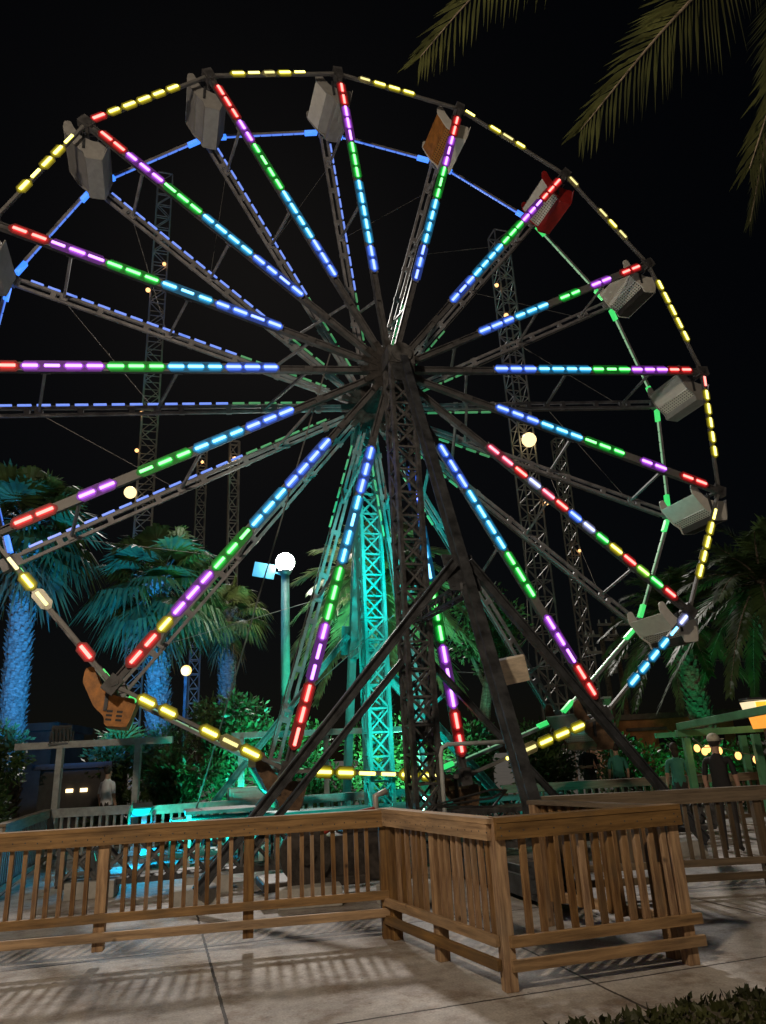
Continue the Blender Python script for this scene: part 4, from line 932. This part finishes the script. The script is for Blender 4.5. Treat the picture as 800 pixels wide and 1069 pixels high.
# ------------------------------------------------------------------ people
def person(x, y, rz, label, shirt, pants='seat_dark', h=1.72, arms='down', hat=None, hairlen=0.):
    t = empty('person', (x, y, 0), rz, label, 'person'); k = h / 1.75
    J = {'pel': (0, 0, .93), 'waist': (0, .005, 1.08), 'chest': (0, .0, 1.30), 'neck': (0, .01, 1.47), 'head0': (0, -.01, 1.56), 'head1': (0, -.015, 1.66), 'head2': (0, -.005, 1.72)}
    rad = {'pel': (.155, .11), 'waist': (.135, .10), 'chest': (.155, .11), 'neck': (.055, .055), 'head0': (.068, .078), 'head1': (.08, .095), 'head2': (.06, .075)}
    ed = [('pel', 'waist'), ('waist', 'chest'), ('chest', 'neck'), ('neck', 'head0'), ('head0', 'head1'), ('head1', 'head2')]
    for sg, n in ((-1, 'l'), (1, 'r')):
        ed += [('pel', n + 'hip'), (n + 'hip', n + 'kn'), (n + 'kn', n + 'an'), (n + 'an', n + 'toe'), ('chest', n + 'sh'), (n + 'sh', n + 'el'), (n + 'el', n + 'wr'), (n + 'wr', n + 'pa')]
        J.update({n + 'hip': (sg * .095, 0, .86), n + 'kn': (sg * .10, -.02, .48), n + 'an': (sg * .105, .02, .08), n + 'toe': (sg * .12, -.13, .035)})
        if arms == 'down': J.update({n + 'sh': (sg * .185, 0, 1.385), n + 'el': (sg * .235, .02, 1.10), n + 'wr': (sg * .245, -.06, .86), n + 'pa': (sg * .24, -.08, .79)})
        else: J.update({n + 'sh': (sg * .185, 0, 1.385), n + 'el': (sg * .24, -.03, 1.11), n + 'wr': (sg * .13, -.24, 1.13), n + 'pa': (sg * .09, -.30, 1.15)})
        rad.update({n + 'hip': (.088, .09), n + 'kn': (.06, .06), n + 'an': (.042, .045), n + 'toe': (.042, .03), n + 'sh': (.062, .06), n + 'el': (.045, .045), n + 'wr': (.032, .03), n + 'pa': (.04, .022)})
        for q, (dx, l) in enumerate(((-.026, .075), (-.009, .085), (.009, .08), (.026, .065))):
            J[n + 'f%d' % q] = tuple(V(J[n + 'pa']) + (V((dx * .3, -.2, -.9)).normalized() * l if arms == 'down' else V((-sg * .7, -.6, -.1)).normalized() * l) + V((dx * .4, dx, 0))); rad[n + 'f%d' % q] = (.009, .009); ed.append((n + 'pa', n + 'f%d' % q))
        J[n + 'th'] = tuple(V(J[n + 'wr']) + V((-sg * .035, -.055, -.04))); rad[n + 'th'] = (.01, .01); ed.append((n + 'wr', n + 'th'))
    names = list(J); me = bpy.data.meshes.new('body'); me.from_pydata([tuple(V(J[q]) * k) for q in names], [(names.index(a), names.index(b)) for a, b in ed], [])
    ob = bpy.data.objects.new('body', me); COL.objects.link(ob)
    sk = ob.modifiers.new('skin', 'SKIN'); sk.use_smooth_shade = True
    for i, q in enumerate(names):
        me.skin_vertices[0].data[i].radius = (rad[q][0] * k, rad[q][1] * k)
        me.skin_vertices[0].data[i].use_root = (q == 'pel')
    sb = ob.modifiers.new('sub', 'SUBSURF'); sb.levels = 1; sb.render_levels = 1
    dg = bpy.context.evaluated_depsgraph_get(); dg.update()
    m2 = bpy.data.meshes.new_from_object(ob.evaluated_get(dg)); bpy.data.objects.remove(ob)
    for mm in ('skin', shirt, pants): m2.materials.append(M[mm])
    m2.polygons.foreach_set('use_smooth', [True] * len(m2.polygons))
    for p in m2.polygons:
        c = p.center / k; arm = abs(c.x) > .20 and c.z < 1.36
        p.material_index = 2 if (c.z < .93 and not arm) else 1 if (c.z < 1.46 and (not arm or c.z > 1.16) and not (abs(c.x) < .2 and c.y < -.17)) else 0
    put('body', m2, t)
    s = MB(); s.sphere((0, .012 * k, 1.665 * k), .104 * k, 16, 10, (.86, 1.0, 1.0)); b = s
    if hairlen: b.sphere((0, .05 * k, 1.56 * k), .085 * k, 12, 8, (1, .7, 1.5))
    hm = s.build('hair', 'hair', t, True)
    s = MB(); f = [(-.03, -.098, 1.64), (.03, -.098, 1.64)]
    for p in f: s.sphere(V(p) * k, .011 * k, 8, 6)
    s.build('eyes', 'seat_dark', t, True)
    s = MB(); s.sphere(V((0, -.108, 1.615)) * k, .016 * k, 8, 6, (.8, 1, 1.4)); s.sphere(V((-.082, 0, 1.62)) * k, .022 * k, 8, 6, (.5, .8, 1.3)); s.sphere(V((.082, 0, 1.62)) * k, .022 * k, 8, 6, (.5, .8, 1.3)); s.build('nose_and_ears', 'skin', t, True)
    if hat:
        s = MB(); s.sphere((0, .01 * k, 1.70 * k), .112 * k, 16, 8, (.9, 1.05, .8)); s.prism([(.12 * math.cos(q * PI / 10), -.19 - .0 + .10 * math.sin(q * PI / 10) * -1 + .06) for q in range(11)], (0, 0, 1.69 * k), (1, 0, 0), (0, 1, 0), (0, 0, 1), .012); s.build('cap', hat, t, True)
    return t
M['shirt_white'] = mat('shirt_white', (.85, .85, .9), .8, 0, .08); M['shirt_teal'] = mat('shirt_teal', (.05, .25, .2), .8, 0, .1); M['shirt_black'] = mat('shirt_black', (.02, .02, .022), .8); M['cap_cream'] = mat('cap_cream', (.6, .56, .45), .8)
person(-6.3, 16.6, PI * .85, 'person in a pale shirt seen through the blue timber frame', 'shirt_white', h=1.6)
person(4.45, 17.6, .3, 'person in a black jacket over a white shirt behind the rear fence', 'shirt_black', h=1.68, arms='front')
person(5.0, 17.2, PI, 'person in a bright green lit shirt seen from behind at the rear fence', 'shirt_teal', h=1.55)
person(5.25, 14.3, PI, 'person in a teal shirt standing under the pergola corner post', 'shirt_teal', h=1.5, hairlen=1)
person(4.72, 11.2, PI * .8, 'person in a dark jacket and cream cap behind the right fence', 'shirt_black', h=1.58, hat='cap_cream')
